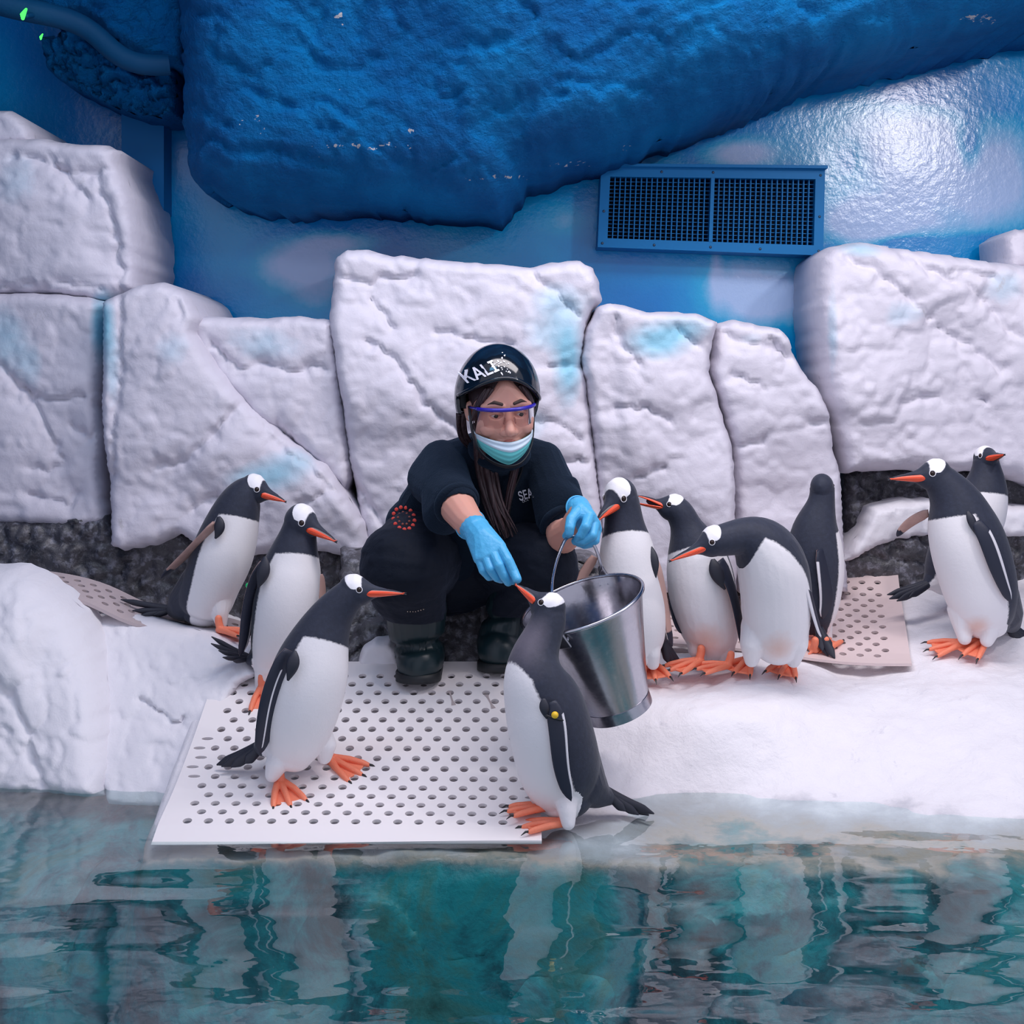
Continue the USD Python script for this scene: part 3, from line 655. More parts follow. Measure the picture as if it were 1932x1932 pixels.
# right mat, turned a little
RC, RA = np.array([1.02, 5.40]), math.radians(-12)
def right_surf(u, v):
    x = RC[0] + u * math.cos(RA) - v * math.sin(RA); y = RC[1] + u * math.sin(RA) + v * math.cos(RA)
    P, N = mat_surface(.012)(x, y)
    P[:, 2] += np.clip((v - .15) / .35, 0, 1) ** 2 * np.clip((u + .1) / .5, 0, 1) * .07
    return P, N
obj('perforated_mat', mat_sheet(perforated(-.50, .50, -.36, .40, .0615, .047, .0135, .045), right_surf, .010), 'mat_plastic_pink',
    label='pinkish perforated mat on the ledge behind the right penguin group', cat='mat', smooth=30)
# left mat hanging over the back of the boulders
lp = catmull([W(30, 1085, 5.10), W(120, 1096, 5.10), W(200, 1120, 5.10), W(270, 1152, 5.10), W(360, 1168, 5.10), W(470, 1195, 5.10)], 60)
lc = np.r_[0, np.cumsum(np.linalg.norm(np.diff(lp, axis=0), axis=1))]
def left_surf(u, v):
    C = np.stack([np.interp(u, lc, lp[:, k]) for k in range(3)], -1)
    C = C + np.outer(v, [0.0, 1.0, .10]); 
    T = np.stack([np.interp(u, lc, np.gradient(lp[:, k], lc)) for k in range(3)], -1)
    N = np.cross(T, [0, 1, .1]); N /= np.linalg.norm(N, axis=1, keepdims=True); N = np.where(N[:, 2:] < 0, -N, N)
    return C, N
obj('perforated_mat', mat_sheet(perforated(0, lc[-1], -.16, .10, .0615, .047, .0135, .02), left_surf, .012), 'mat_plastic_old',
    label='curved brownish perforated mat behind the left snowy boulders', cat='mat', smooth=30)
# ------------------------------------------------------------------ penguin materials (real plumage patches come as primvar fields)
def field_ramp(prefix, prim, nz, soft, nscale=120.0):
    """nodes: smooth step around 0.5 of a primvar, with feathered edges from noise"""
    return ({prefix + 'a': ('attribute', dict(attribute=prim)), prefix + 'n': ('noise_texture', dict(scale=nscale, detail=3.0, roughness=0.6)),
             prefix + 'm': ('math', dict(math_type='multiply_add', value2=nz)), prefix + 's': ('math', dict(math_type='subtract', value2=nz * .5)),
             prefix + 'r': ('map_range', dict(from_min=0.5 - soft, from_max=0.5 + soft, clamp=True))},
            [('g.position', prefix + 'n.vector'), (prefix + 'n.fac', prefix + 'm.value1'), (prefix + 'a.fac', prefix + 'm.value3'), (prefix + 'm.value', prefix + 's.value1'), (prefix + 's.value', prefix + 'r.value')])

def plumage(name, dark, rough=0.62, sheen=0.15):
    n1, l1 = field_ramp('w', 'white', 0.10, 0.035)
    n2, l2 = field_ramp('h', 'patch', 0.14, 0.05, 90.0)
    n3, l3 = field_ramp('k', 'pink', 0.3, 0.35, 30.0)
    n4, l4 = field_ramp('t', 'throat', 0.3, 0.45, 30.0)
    mat(name, {'g': ('geometry', {}), **n1, **n2, **n3, **n4,
               'nf': ('noise_texture', dict(scale=70.0, detail=4.0, roughness=0.6)),
               'fd': ('rgb_ramp', dict(ramp=[(0, tuple(c * .70 for c in dark)), (0.5, dark), (1, tuple(c * 1.5 for c in dark))])),
               'mt': ('mix_color', dict(b=(0.13, 0.115, 0.15))),
               'mw': ('mix_color', dict(b=(0.80, 0.775, 0.79))), 'mk': ('mix_color', dict(b=(0.70, 0.42, 0.33))), 'mh': ('mix_color', dict(b=(0.88, 0.86, 0.89))),
               'b': ('bump', dict(strength=0.22, distance=0.004)),
               'p': ('principled_bsdf', dict(roughness=rough, specular_ior_level=0.3, sheen_weight=sheen, sheen_roughness=0.5))},
        l1 + l2 + l3 + l4 + [('g.position', 'nf.vector'), ('nf.fac', 'fd.fac'), ('fd.color', 'mt.a'), ('tr.result', 'mt.fac'), ('mt.result', 'mw.a'), ('wr.result', 'mw.fac'), ('mw.result', 'mk.a'), ('kr.result', 'mk.fac'),
                        ('mk.result', 'mh.a'), ('hr.result', 'mh.fac'), ('mh.result', 'p.base_color'), ('nf.fac', 'b.height'), ('b.normal', 'p.normal')])
plumage('plumage', (0.022, 0.027, 0.047))
n1, l1 = field_ramp('w', 'white', 0.04, 0.06)
n2, l2 = field_ramp('k', 'pink', 0.10, 0.12, 40.0)
mat('flipper_skin', {'g': ('geometry', {}), **n1, **n2, 'mk': ('mix_color', dict(a=(0.020, 0.024, 0.042), b=(0.55, 0.34, 0.29))), 'm': ('mix_color', dict(b=(0.74, 0.72, 0.75))),
                     'nf': ('noise_texture', dict(scale=160.0, detail=3.0)), 'b': ('bump', dict(strength=0.2, distance=0.002)),
                     'p': ('principled_bsdf', dict(roughness=0.5, specular_ior_level=0.35))},
    l1 + l2 + [('kr.result', 'mk.fac'), ('mk.result', 'm.a'), ('wr.result', 'm.fac'), ('m.result', 'p.base_color'), ('g.position', 'nf.vector'), ('nf.fac', 'b.height'), ('b.normal', 'p.normal')])
n1, l1 = field_ramp('w', 'red', 0.05, 0.06)
mat('bill_horn', {'g': ('geometry', {}), **n1, 'm': ('mix_color', dict(a=(0.025, 0.022, 0.03), b=(0.86, 0.085, 0.025))), 'p': ('principled_bsdf', dict(roughness=0.32, specular_ior_level=0.5))},
    l1 + [('wr.result', 'm.fac'), ('m.result', 'p.base_color')])
plain('foot_skin', (0.92, 0.24, 0.13), 0.48, bump=(170.0, 0.5, 0.003), subsurface_weight=0.08, subsurface_scale=0.01)
plain('claw', (0.02, 0.018, 0.02), 0.35)
plain('eye_dark', (0.020, 0.010, 0.008), 0.12, spec=0.35)
plain('eye_ring', (0.82, 0.80, 0.83), 0.5)
plain('feather_dark', (0.017, 0.019, 0.032), 0.55)
plain('tag_black', (0.01, 0.01, 0.012), 0.4)
plain('tag_yellow', (0.90, 0.55, 0.02), 0.4)
plain('tag_green', (0.0, 0.60, 0.15), 0.4)
plain('tag_white', (0.85, 0.83, 0.86), 0.4)

YV = np.array([0, 1.0, 0]); ZV = np.array([0, 0, 1.0])
def Fdir(yaw):
    a = math.radians(yaw)
    return np.array([math.cos(a), -math.sin(a), 0.0])     # 0 = right, 90 = towards the pool, 180 = left

HEAD = np.array([(-1.02, .04, 0), (-.97, .28, .0), (-.85, .54, .0), (-.6, .83, .0), (-.25, .99, .02), (.1, 1.0, .02), (.42, .90, -.02), (.75, .70, -.06), (1.05, .48, -.06), (1.4, .32, -.06), (1.75, .22, -.06), (2.0, .14, -.07), (2.08, .04, -.07)])

def foot(parent, at, yaw, size=.115, tilt=None, n=None):
    """Webbed foot: three toes with claws. at: middle of the sole."""
    n = ground_normal(at[0], at[1]) if n is None else n
    f = unit(Fdir(yaw) - n * (Fdir(yaw) @ n)); l = np.cross(n, f)
    s = size
    def P(a, b, c): return at + s * (a * f + b * l) + c * s * n
    toes = [(.52, .40), (.62, .0), (.52, -.38)]
    parts = []
    for a, b in toes:
        parts.append(chain([(P(-.40, b * .12, .14), .10 * s), (P(.05, b * .62, .14), .085 * s), (P(a * .75, b * .9, .10), .078 * s), (P(a, b, .07), .058 * s)], 14))
    web = hull([(P(-.3, 0, .07), .05 * s)] + [(P(a * .80, b * .92, .05), .026 * s) for a, b in toes], 12)
    ank = chain([(P(-.36, 0, .15), .125 * s), (P(-.43, 0, .36), .12 * s), (P(-.44, 0, .48), .11 * s)], 14)
    hind = chain([(P(-.42, .05, .12), .06 * s), (P(-.55, .16, .05), .03 * s)], 10)
    m = soften(union(parts + [web, ank, hind]), .006, 6)
    path = obj('foot', m, 'foot_skin', parent, smooth=True)
    for a, b in toes:
        d = unit([a + .05, b * .55])
        c = chain([(P(a - .02, b, .075), .036 * s), (P(a + .09 * d[0] + .02, b + .09 * d[1], .085), .028 * s), (P(a + .24 * d[0], b + .22 * d[1], .015), .007 * s)], 10)
        obj('claw', c, 'claw', path, smooth=60)

def flipper(parent, st, D0, side=1, thick=.011, inner=0.0, edge=0.16, edge_side=1, stripe=None, label=None):
    """st: stations (px, py, depth offset, half width across the picture in px, half width in depth in m). edge_side: which image side carries the pale trailing edge (0: none).
    inner: 0..1 how much of the blade shows its pink underside."""
    st = np.array(st, float)
    C = np.array([W(a, b, D0 + d) for a, b, d, _, _ in st])
    q = catmull(np.c_[C, st[:, 3] * (D0 + st[:, 2]) / F, st[:, 4]], 26)
    C = q[:, :3]; T = unit_rows(np.gradient(C, axis=0))
    s = np.linspace(0, 1, len(C))
    prof = np.minimum(1, np.sqrt(np.clip((1 - s) / .10, 0, 1))) * np.where(s < .12, .75 + .25 * s / .12, 1)
    e1 = unit_rows(np.cross(T, YV)); e1 = np.where(e1[:, :1] < 0, -e1, e1)
    wv = e1 * q[:, 3:4] + YV * q[:, 4:5]
    wl = np.linalg.norm(wv, axis=1, keepdims=True)
    wn = wv / wl
    nn = unit_rows(np.cross(T, wn)); nn = np.where(nn[:, 1:2] > 0, -nn, nn)
    A = wv * prof[:, None]; B = nn * (thick * (.45 + .55 * prof) * (1 - .5 * s))[:, None]
    m = loft(C, A, B, 28, k=2.0)
    # fields
    v = m.vertices; k = cKDTree(C).query(v)[1]
    u = ((v - C[k]) * wn[k]).sum(1) / np.maximum(np.linalg.norm(A[k], axis=1), 1e-4)
    outer = ((v - C[k]) * nn[k]).sum(1)
    white = np.where(s[k] > .12, 0.5 + (u * edge_side - (1 - 2 * edge)) * 1.2, 0) if edge_side else np.zeros(len(v))
    if stripe: white = np.maximum(white, np.where((s[k] > .16) & (s[k] < .93), .5 + (stripe[1] - abs(u - stripe[0])) * 4, 0))
    pink = np.full(len(v), inner * 1.0) * np.where(s[k] > .80, .3, 1)
    pink = np.where((outer < -.001) & (inner < .5), .75, pink)       # the side turned to the body is pale pink
    return obj('flipper', m, 'flipper_skin', parent, fields={'white': np.clip(white, 0, 1), 'pink': pink}, label=label)

def unit_rows(a): return a / (np.linalg.norm(a, axis=1, keepdims=True) + 1e-12)

def penguin(label, D0, yaw, spine, cut, neck_s, head, feet=(), flippers=(), tail=None, legs=(), lobes=(), depth=.92, gape=0.0, band=None, throat=0.0, pinkbelly=None, head_yaw=None, rump=(), bend=False, nopatch=False, fz=0.0, neck_dip=.05):
    """spine: (px, py, radius px, depth offset m) from the rump up to the base of the head. cut: [(s, cosine)] how far the white reaches round the body.
    head: (px, py, depth offset, radius px, bill tip px, bill tip py, bill tip depth offset)."""
    hx, hy, hd, hr, bx, by, bd = head
    base = W(*[np.mean([q[0] for q in spine]), max([f[1] for f in feet] + [spine[0][1] + spine[0][2]]), D0])
    t = thing('gentoo_penguin', label, 'penguin', base, 'penguins on the ledge')
    sp = np.array([list(W(a, b, D0 + d)) + [r * (D0 + d) / F] for a, b, r, d in spine] + [list(W(hx, hy, D0 + hd)) + [hr * .93 * (D0 + hd) / F]])
    q = catmull(sp, 60); C, R = q[:, :3], np.maximum(q[:, 3], .01)
    T = unit_rows(np.gradient(C, axis=0))
    e1 = unit_rows(np.cross(T, YV)); e1 = np.where(e1[:, :1] < 0, -e1, e1); e2 = unit_rows(np.cross(T, e1))
    # rounded bottom
    kk = 6
    Cb = [C[0] - T[0] * R[0] * .62 * math.sin(a) for a in np.linspace(math.pi / 2, .15, kk)]
    Rb = [R[0] * max(math.cos(a), .06) for a in np.linspace(math.pi / 2, .15, kk)]
    Cc = np.vstack([Cb, C]); Rc = np.r_[Rb, R]; E1 = np.vstack([[e1[0]] * kk, e1]); E2 = np.vstack([[e2[0]] * kk, e2])
    body = chain([(c, x) for c, x in zip(C[::2], R[::2])], 28) if bend else man(loft(Cc, E1 * Rc[:, None], E2 * Rc[:, None] * depth, 36))
    # head, in its own frame
    H = W(hx, hy, D0 + hd); r = hr * (D0 + hd) / F
    tip = W(bx, by, D0 + bd)
    X = unit(tip - H); L = unit(np.cross(ZV, X)) if abs(X[2]) < .95 else unit(np.cross(e1[-1], X)); U = np.cross(X, L)
    blen = np.linalg.norm(tip - H) / r
    hp = HEAD.copy(); sel = hp[:, 0] > 0; hp[sel, 0] *= min(blen / 3.0, 1.15) * .5 + .5
    hq = PchipInterpolator(hp[:, 0], hp[:, 1:])(np.linspace(hp[0, 0], hp[-1, 0], 40))
    hx_ = np.linspace(hp[0, 0], hp[-1, 0], 40)
    hc = H + r * (hx_[:, None] * X + hq[:, 1:2] * U)
    hm = man(loft(hc, L * (r * hq[:, :1] * .86), U * (r * hq[:, :1]), 30))
    ms = [body, hm]
    legs = [[(a, b, rr * (.86 if i == 0 else 1), d + (.035 if i == 0 else .012 if i == 1 else 0)) for i, (a, b, rr, d) in enumerate(lg)] for lg in legs]
    for lg in legs:        # (hip px, py, r, dd) ... down to the ankle
        ms.append(chain([(W(a, b, D0 + d), rr * (D0 + d) / F) for a, b, rr, d in lg], 16))
    for rp in rump:
        ms.append(chain([(W(a, b, D0 + d), rr * (D0 + d) / F) for a, b, rr, d in rp], 20))
    m = soften(union(ms), .0085, 12)
    v = m.vertices
    # plumage fields
    fine = catmull(sp, 240)[:, :3]; Tf = unit_rows(np.gradient(fine, axis=0))
    k = cKDTree(fine).query(v)[1]; s = k / 239.0
    rv = v - fine[k]; rv -= Tf[k] * (rv * Tf[k]).sum(1, keepdims=True); rv = unit_rows(rv)
    Fd = unit(Fdir(yaw) + np.array([0, 0, fz])); Fp = unit_rows(Fd - Tf[k] * (Tf[k] @ Fd)[:, None])
    ca = (rv * Fp).sum(1)
    cs = PchipInterpolator(*zip(*cut))(s) if len(cut) > 2 else np.interp(s, *zip(*cut))
    white = np.minimum((ca - cs) * .9, (neck_s - s - neck_dip * (1 - ca)) * 6.0)
    low = v[:, 2] < (CH - (spine[0][1] - spine[0][2] * .2 - HY) * D0 / F)
    legk = np.zeros(len(v), bool)
    for lg in legs:
        p = np.array([W(a, b, D0 + d) for a, b, rr, d in lg]); rr = max(x[2] for x in lg) * D0 / F
        legk |= cKDTree(catmull(p, 20)).query(v)[0] < rr * 1.06
    white = np.where(legk & (s < .25), np.maximum(white, .4), white)
    p = (v - H) / r; hxl, hyl, hzl = p @ X, p @ L, p @ U
    near = (np.linalg.norm(p, axis=1) < 2.6) & (s > .80)
    xe, ze = .48, .16
    zz = np.clip((hzl - ze) / .8, 0, 1)
    f1, f2 = .64 - .14 * zz, .27 - .80 * np.sqrt(zz)
    patch = np.minimum(np.minimum(f1 - hxl, hxl - f2), (hzl - ze - .02) * .8) * 1.6
    patch = np.where(near & (hzl > ze) & (not nopatch), patch, -1)
    pink = np.zeros(len(v))
    if pinkbelly:
        c = W(pinkbelly[0], pinkbelly[1], D0); pink = .62 * np.exp(-(((v[:, [0, 2]] - c[[0, 2]]) / (pinkbelly[2] * D0 / F)) ** 2).sum(1)) * (v[:, 1] < D0 + .02)
    th = throat * np.clip((ca + .15) * 1.2, 0, 1) * np.exp(-((s - (neck_s + .10)) / .13) ** 2)
    obj('body', m, 'plumage', t, fields={'white': np.clip(.5 + white, 0, 1), 'patch': np.clip(.5 + patch, 0, 1), 'pink': pink, 'throat': th})
    # eyes
    for sg in (-1, 1):
        ra = .86 * float(np.interp(xe, hx_, hq[:, 0])); rz = float(np.interp(xe, hx_, hq[:, 0])); z0 = float(np.interp(xe, hx_, hq[:, 1]))
        yy = ra * math.sqrt(max(1 - ((ze - z0) / rz) ** 2, 0))
        c = H + r * (xe * X + ze * U + sg * yy * .93 * L)
        nrm = unit(sg * L + .30 * X + .16 * U)
        e = obj('eye', ball(c, r * .168, 16), 'eye_dark', t, smooth=60)
        tor = trimesh.creation.torus(r * .178, r * .027, 20, 8)
        a1 = unit(np.cross(nrm, X)); a2 = np.cross(nrm, a1)
        M = np.eye(4); M[:3, :3] = np.stack([a1, a2, nrm], 1); M[:3, 3] = c + nrm * r * .055
        tor.apply_transform(M)
        obj('eye_ring', tor, 'eye_ring', e, smooth=60)
    # bill: upper and lower halves, opened by gape degrees
    def half(up):
        n = 22; x = np.linspace(.80, blen, n); tt = (x - x[0]) / (x[-1] - x[0])
        w = r * (.50 * (1 - tt) ** .8 + .04); hh = r * ((.36 if up else .27) * (1 - tt) ** .6 + .03) * (1 if up else 1)
        zc = r * (-.16 * np.ones(n) - (.10 if up else .0) * tt ** 4 + (.03 if not up else 0))
        a = math.radians(gape * (.5 if up else -.5)); Xr = X * math.cos(a) + U * math.sin(a); Ur = U * math.cos(a) - X * math.sin(a)
        base = H + r * x[0] * X
        ang = np.linspace(0, np.pi, 13) if up else np.linspace(np.pi, 2 * np.pi, 13)
        P = []
        for i in range(n):
            c = base + Xr * r * (x[i] - x[0]) + Ur * zc[i]
            ring = [c + L * w[i] * np.cos(b) + Ur * hh[i] * np.sin(b) for b in ang]
            P.append(ring)
        P = np.array(P)
        m = loft_rings(P)
        vv = m.vertices; lx = ((vv - base) @ Xr) / r; lz = ((vv - base) @ Ur)
        t_ = np.clip(lx / (x[-1] - x[0]), 0, 1)
        zrel = (lz - np.interp(t_, tt, zc)) / np.interp(t_, tt, hh)
        red = np.minimum((.62 - zrel) * 1.2, (.93 - t_) * 5) if up else np.minimum((zrel + .93) * 2.0, (.95 - t_) * 6)
        obj('upper_bill' if up else 'lower_bill', m, 'bill_horn', t, fields={'red': np.clip(.5 + red, 0, 1)})
    half(True); half(False)
    for f in flippers: flipper(t, D0=D0, **f)
    for lb in lobes:       # dark feather tuft in front of the wing joint
        q = np.array([list(W(a, b, D0 + d)) + [rr * D0 / F] for a, b, rr, d in lb])
        c = catmull(q, 14); TT = unit_rows(np.gradient(c[:, :3], axis=0)); E = unit_rows(np.cross(TT, YV))
        pr = np.sin(np.linspace(.25, np.pi * .93, 14)) ** .7
        obj('shoulder_tuft', loft(c[:, :3], E * (c[:, 3] * pr)[:, None], np.cross(TT, E) * (np.maximum(c[:, 3] * .55, .006) * pr)[:, None], 18), 'feather_dark', t, smooth=60)
    if tail:
        (tx, ty, td), tips = tail[0], tail[1]
        b = W(tx, ty, D0 + td); fl = []
        wpx = tail[2] if len(tail) > 2 else 7
        for i, (ax, ay, ad) in enumerate(tips):
            e = W(ax, ay, D0 + ad); mid = (b + e) / 2 + np.array([0, 0, -.004])
            P = catmull(np.array([b, mid, e]), 14); ss = np.linspace(0, 1, 14)
            wd = wpx * D0 / F * np.array([1 if x < .75 else max(0.06, (1 - x) / .25) ** .7 for x in ss])
            Tn = unit_rows(np.gradient(P, axis=0)); E = unit_rows(np.cross(Tn, YV)); 
            fl.append(loft(P, E * wd[:, None], YV[None] * (.004 + .014 * (1 - ss))[:, None], 10))
        tp = obj('tail', cat_([fl[len(fl) // 2]]), 'feather_dark', t, smooth=50)
        for i, x in enumerate(fl):
            if i != len(fl) // 2: obj('tail_feather', x, 'feather_dark', tp, smooth=50)
    for fpx, fpy, fy, sz, *fd in feet:
        g = W(fpx, fpy, fd[0]) if fd else on_ground(fpx, fpy, .012)
        foot(t, g + np.array([0, 0, -.004]), fy, sz, n=ZV if fd else None)
    return t

def loft_rings(P):
    """Closed shell through open half rings P (n, m, 3): the flat side and both ends are filled."""
    n, m_ = P.shape[:2]
    V = np.vstack([P.reshape(-1, 3), P[0].mean(0), P[-1].mean(0)])
    i, j = np.meshgrid(np.arange(n - 1), np.arange(m_), indexing='ij')
    a = i * m_ + j; b = i * m_ + (j + 1) % m_; c = a + m_; d = b + m_
    Fc = np.vstack([np.stack([a, b, d], -1).reshape(-1, 3), np.stack([a, d, c], -1).reshape(-1, 3)])
    j = np.arange(m_)
    Fc = np.vstack([Fc, np.stack([np.full(m_, n * m_), (j + 1) % m_, j], -1), np.stack([np.full(m_, n * m_ + 1), (n - 1) * m_ + j, (n - 1) * m_ + (j + 1) % m_], -1)])
    t = trimesh.Trimesh(V, Fc, process=False)
    if t.volume < 0: t.invert()
    return t

def band(t, px, py, D, r, bead=None, tilt=0.3):
    """Identification band round a flipper, with a coloured bead."""
    c = W(px, py, D)
    tor = trimesh.creation.torus(r, .0035, 20, 8)
    M = trimesh.transformations.rotation_matrix(tilt, [0, 1, 0]); tor.apply_scale([1, .55, 1]); tor.apply_transform(M); tor.apply_translation(c)
    b = obj('wing_band', tor, 'tag_black', t, smooth=60)
    if bead:
        bx, by, col = bead
        obj('bead', ball(W(bx, by, D - .022), .0105, 14), col, b, smooth=60)

# ------------------------------------------------------------------ the colony
g3 = on_ground(585, 1470)[1]; 
p3 = penguin('front left penguin walking on the white mat with its bill pointing right', 4.24, 52,
    [(543, 1422, 46, .0), (560, 1370, 67, -.01), (574, 1310, 74, -.015), (589, 1255, 70, -.01), (603, 1212, 58, -.005), (622, 1170, 44, 0), (643, 1140, 35, 0)],
    [(0, -.05), (.15, .10), (.35, .28), (.6, .36), (.75, .45), (1, .6)], .66, (668, 1115, 0, 31.5, 767, 1114, -.02),
    feet=[(536, 1497, 68, .125), (645, 1447, 35, .125)],
    legs=[[(545, 1405, 42, -.03), (523, 1440, 22, -.05), (514, 1462, 14, -.04)], [(590, 1385, 42, .0), (613, 1405, 22, .0), (612, 1428, 14, .02)]],
    flippers=[dict(st=[(548, 1228, -.10, 15, .02), (524, 1271, -.115, 15, .02), (508, 1321, -.115, 15, .02), (499, 1370, -.10, 14, .02), (490, 1424, -.08, 9, .01)], edge_side=0, stripe=(.05, .11))],
    lobes=[[(556, 1228, 8, -.13), (553, 1250, 12, -.14), (543, 1284, 6, -.135)]],
    rump=[[(535, 1385, 42, .0), (508, 1402, 27, .02), (490, 1412, 13, .03)]], tail=((492, 1405, .03), [(409, 1443, .05), (418, 1446, .03), (436, 1447, .01), (462, 1440, .0)], 10))
p4 = penguin('penguin stretching its neck to take food from the gloved hand, in front of the bucket', 4.07, 155,
    [(1072, 1515, 48, .02), (1060, 1470, 74, .02), (1050, 1425, 80, .01), (1038, 1375, 79, 0), (1024, 1325, 74, 0), (1010, 1280, 61, 0), (1010, 1240, 47, .02), (1022, 1205, 38, .04), (1033, 1175, 34, .055)],
    [(0, .10), (.2, .17), (.45, .30), (.6, .52), (.75, .75), (1, .9)], .665, (1034, 1148, .065, 33, 974, 1096, .085), throat=.75, neck_dip=.13,
    feet=[(1006, 1531, 172, .118, 4.075), (1034, 1561, 172, .118, 4.01)],
    legs=[[(1030, 1470, 40, .02), (1022, 1500, 24, .02), (1030, 1522, 14, .02)], [(1065, 1490, 34, -.06), (1070, 1530, 18, -.08), (1072, 1553, 13, -.08)]],
    flippers=[dict(st=[(1040, 1325, -.105, 14, .0), (1050, 1362, -.12, 17, .0), (1055, 1409, -.125, 16.5, .0), (1060, 1451, -.12, 15, .0), (1078, 1512, -.105, 9, .0)], edge_side=1, edge=.13)],
    lobes=[[(1026, 1318, 8, -.115), (1027, 1335, 9, -.12), (1032, 1356, 5, -.12)]],
    rump=[[(1076, 1425, 54, .02), (1098, 1476, 46, .04), (1125, 1497, 27, .06), (1150, 1506, 13, .08)]], tail=((1145, 1492, .08), [(1234, 1535, .10), (1224, 1538, .12), (1205, 1537, .08), (1180, 1530, .06)], 9))
band(p4, 1046, 1353, 4.07 - .115, .030, (1047, 1349, 'tag_yellow'))
p2 = penguin('penguin with a green wing bead, second from left, looking right', 4.72, 60,
    [(508, 1262, 30, .0), (516, 1228, 44, .0), (530, 1180, 57, -.01), (541, 1120, 62, -.01), (550, 1072, 56, 0), (557, 1036, 44, 0), (563, 1008, 35, 0)],
    [(0, -.05), (.2, .05), (.5, .20), (.7, .30), (.85, .35), (1, .5)], .76, (568, 984, -.01, 33, 638, 1017, -.075),
    feet=[(498, 1318, 78, .125)],
    legs=[[(512, 1240, 30, -.01), (500, 1270, 20, -.02), (494, 1294, 13, .0)]],
    flippers=[dict(st=[(500, 1062, -.06, 10, .03), (478, 1108, -.06, 8.5, .035), (467, 1160, -.05, 8.5, .03), (462, 1200, -.04, 7, .03), (452, 1238, -.03, 4, .01)], edge_side=0, stripe=(.55, .16), inner=.0),
              dict(st=[(602, 1085, .0, 5, .02), (607, 1110, .0, 5, .02), (607, 1140, .0, 4, .01)], edge_side=0, inner=.9)],
    lobes=[[(500, 1050, 8, -.10), (497, 1078, 12, -.11), (487, 1108, 6, -.105)]],
    rump=[[(506, 1228, 32, .02), (485, 1243, 18, .0), (472, 1246, 9, .0)]], tail=((472, 1240, .02), [(399, 1201, -.02), (398, 1214, -.04), (412, 1227, -.06), (420, 1240, -.07), (440, 1247, -.07)], 5))
band(p2, 473, 1107, 4.72 - .06, .018, (469, 1105, 'tag_green'))
p1 = penguin('leftmost penguin on the snowy boulder, holding its flipper out behind', 4.98, 42,
    [(376, 1160, 34, .04), (385, 1135, 52, .03), (398, 1102, 54, .01), (416, 1056, 58, 0), (433, 1006, 54, 0), (447, 965, 45, 0), (462, 937, 36, 0)],
    [(0, .42), (.2, .22), (.5, .08), (.7, .2), (.85, .30), (1, .4)], .76, (479, 923, 0, 28.5, 542, 942, -.03),
    feet=[(434, 1196, 25, .115, 4.90)],
    legs=[[(410, 1120, 36, -.04), (415, 1155, 17, -.04), (418, 1183, 9, -.03)]],
    flippers=[dict(st=[(408, 987, -.09, 6, .035), (385, 1012, -.08, 6, .035), (345, 1052, -.04, 5, .035), (303, 1091, .0, 3, .02)], edge_side=0, inner=.55)],
    lobes=[[(412, 975, 9, -.11), (414, 995, 10, -.115), (406, 1016, 5, -.11)]],
    rump=[[(388, 1105, 50, .03), (356, 1135, 38, .06), (330, 1150, 16, .09)]], tail=((328, 1148, .10), [(228, 1131, .10), (250, 1152, .08), (262, 1162, .06), (290, 1160, .06)], 6))
p5 = penguin('penguin standing behind the bucket with its head bowed to the left', 4.80, 92,
    [(1208, 1236, 34, .0), (1203, 1195, 54, 0), (1194, 1130, 61, 0), (1187, 1080, 57, 0), (1182, 1030, 50, 0), (1178, 992, 39, 0), (1175, 965, 35, 0)],
    [(0, -.2), (.5, -.05), (.75, .05), (1, .3)], .74, (1170, 936, -.01, 34.5, 1124, 977, -.10),
    feet=[(1232, 1268, 90, .125)],
    legs=[[(1222, 1205, 30, -.05), (1231, 1235, 15, -.05), (1232, 1252, 12, -.03)]],
    flippers=[dict(st=[(1236, 1058, -.02, 6, .03), (1248, 1100, -.02, 5.5, .03), (1258, 1160, -.01, 6, .03), (1268, 1220, .0, 4, .01)], edge_side=0, inner=.8),
              dict(st=[(1122, 1050, .0, 8, .02), (1108, 1072, .0, 10, .02), (1096, 1095, .0, 10, .02), (1088, 1130, 0, 5, .01)], edge_side=0, inner=.7)],
    lobes=[[(1228, 1032, 7, -.04), (1235, 1060, 8, -.06), (1237, 1090, 4, -.06)]],
    rump=[[(1225, 1190, 30, .05), (1247, 1205, 12, .07)]], tail=((1250, 1205, .07), [(1286, 1262, .08), (1274, 1262, .07), (1262, 1252, .06)], 8))
band(p5, 1104, 1063, 4.80, .022)
p6 = penguin('penguin biting the head of its neighbour with open red bill', 4.93, 112,
    [(1345, 1212, 40, .02), (1338, 1175, 57, .01), (1326, 1120, 64, 0), (1318, 1070, 60, 0), (1308, 1030, 45, 0), (1296, 997, 31, 0), (1285, 972, 27, 0)],
    [(0, -.1), (.5, .0), (.75, .1), (1, .3)], .66, (1270, 958, 0, 26.5, 1201, 937, -.01), gape=17, bend=True, pinkbelly=(1325, 1200, 34),
    feet=[(1300, 1258, 150, .125), (1352, 1262, 165, .115)],
    legs=[[(1322, 1190, 36, -.03), (1318, 1225, 20, -.03), (1322, 1240, 13, .0)], [(1360, 1195, 36, -.03), (1368, 1230, 18, -.03), (1372, 1248, 12, -.02)]],
    flippers=[dict(st=[(1356, 1058, -.10, 14, .02), (1376, 1100, -.11, 10, .03), (1390, 1150, -.11, 9, .03), (1403, 1226, -.09, 5, .01)], edge_side=0, inner=.1),
              dict(st=[(1268, 1090, .02, 8, .02), (1271, 1130, .02, 10, .02), (1285, 1182, .0, 10, .02), (1293, 1190, 0, 6, .01)], edge_side=0, inner=.0)],
    lobes=[[(1345, 1055, 10, -.12), (1352, 1080, 13, -.13), (1368, 1112, 6, -.13)]])
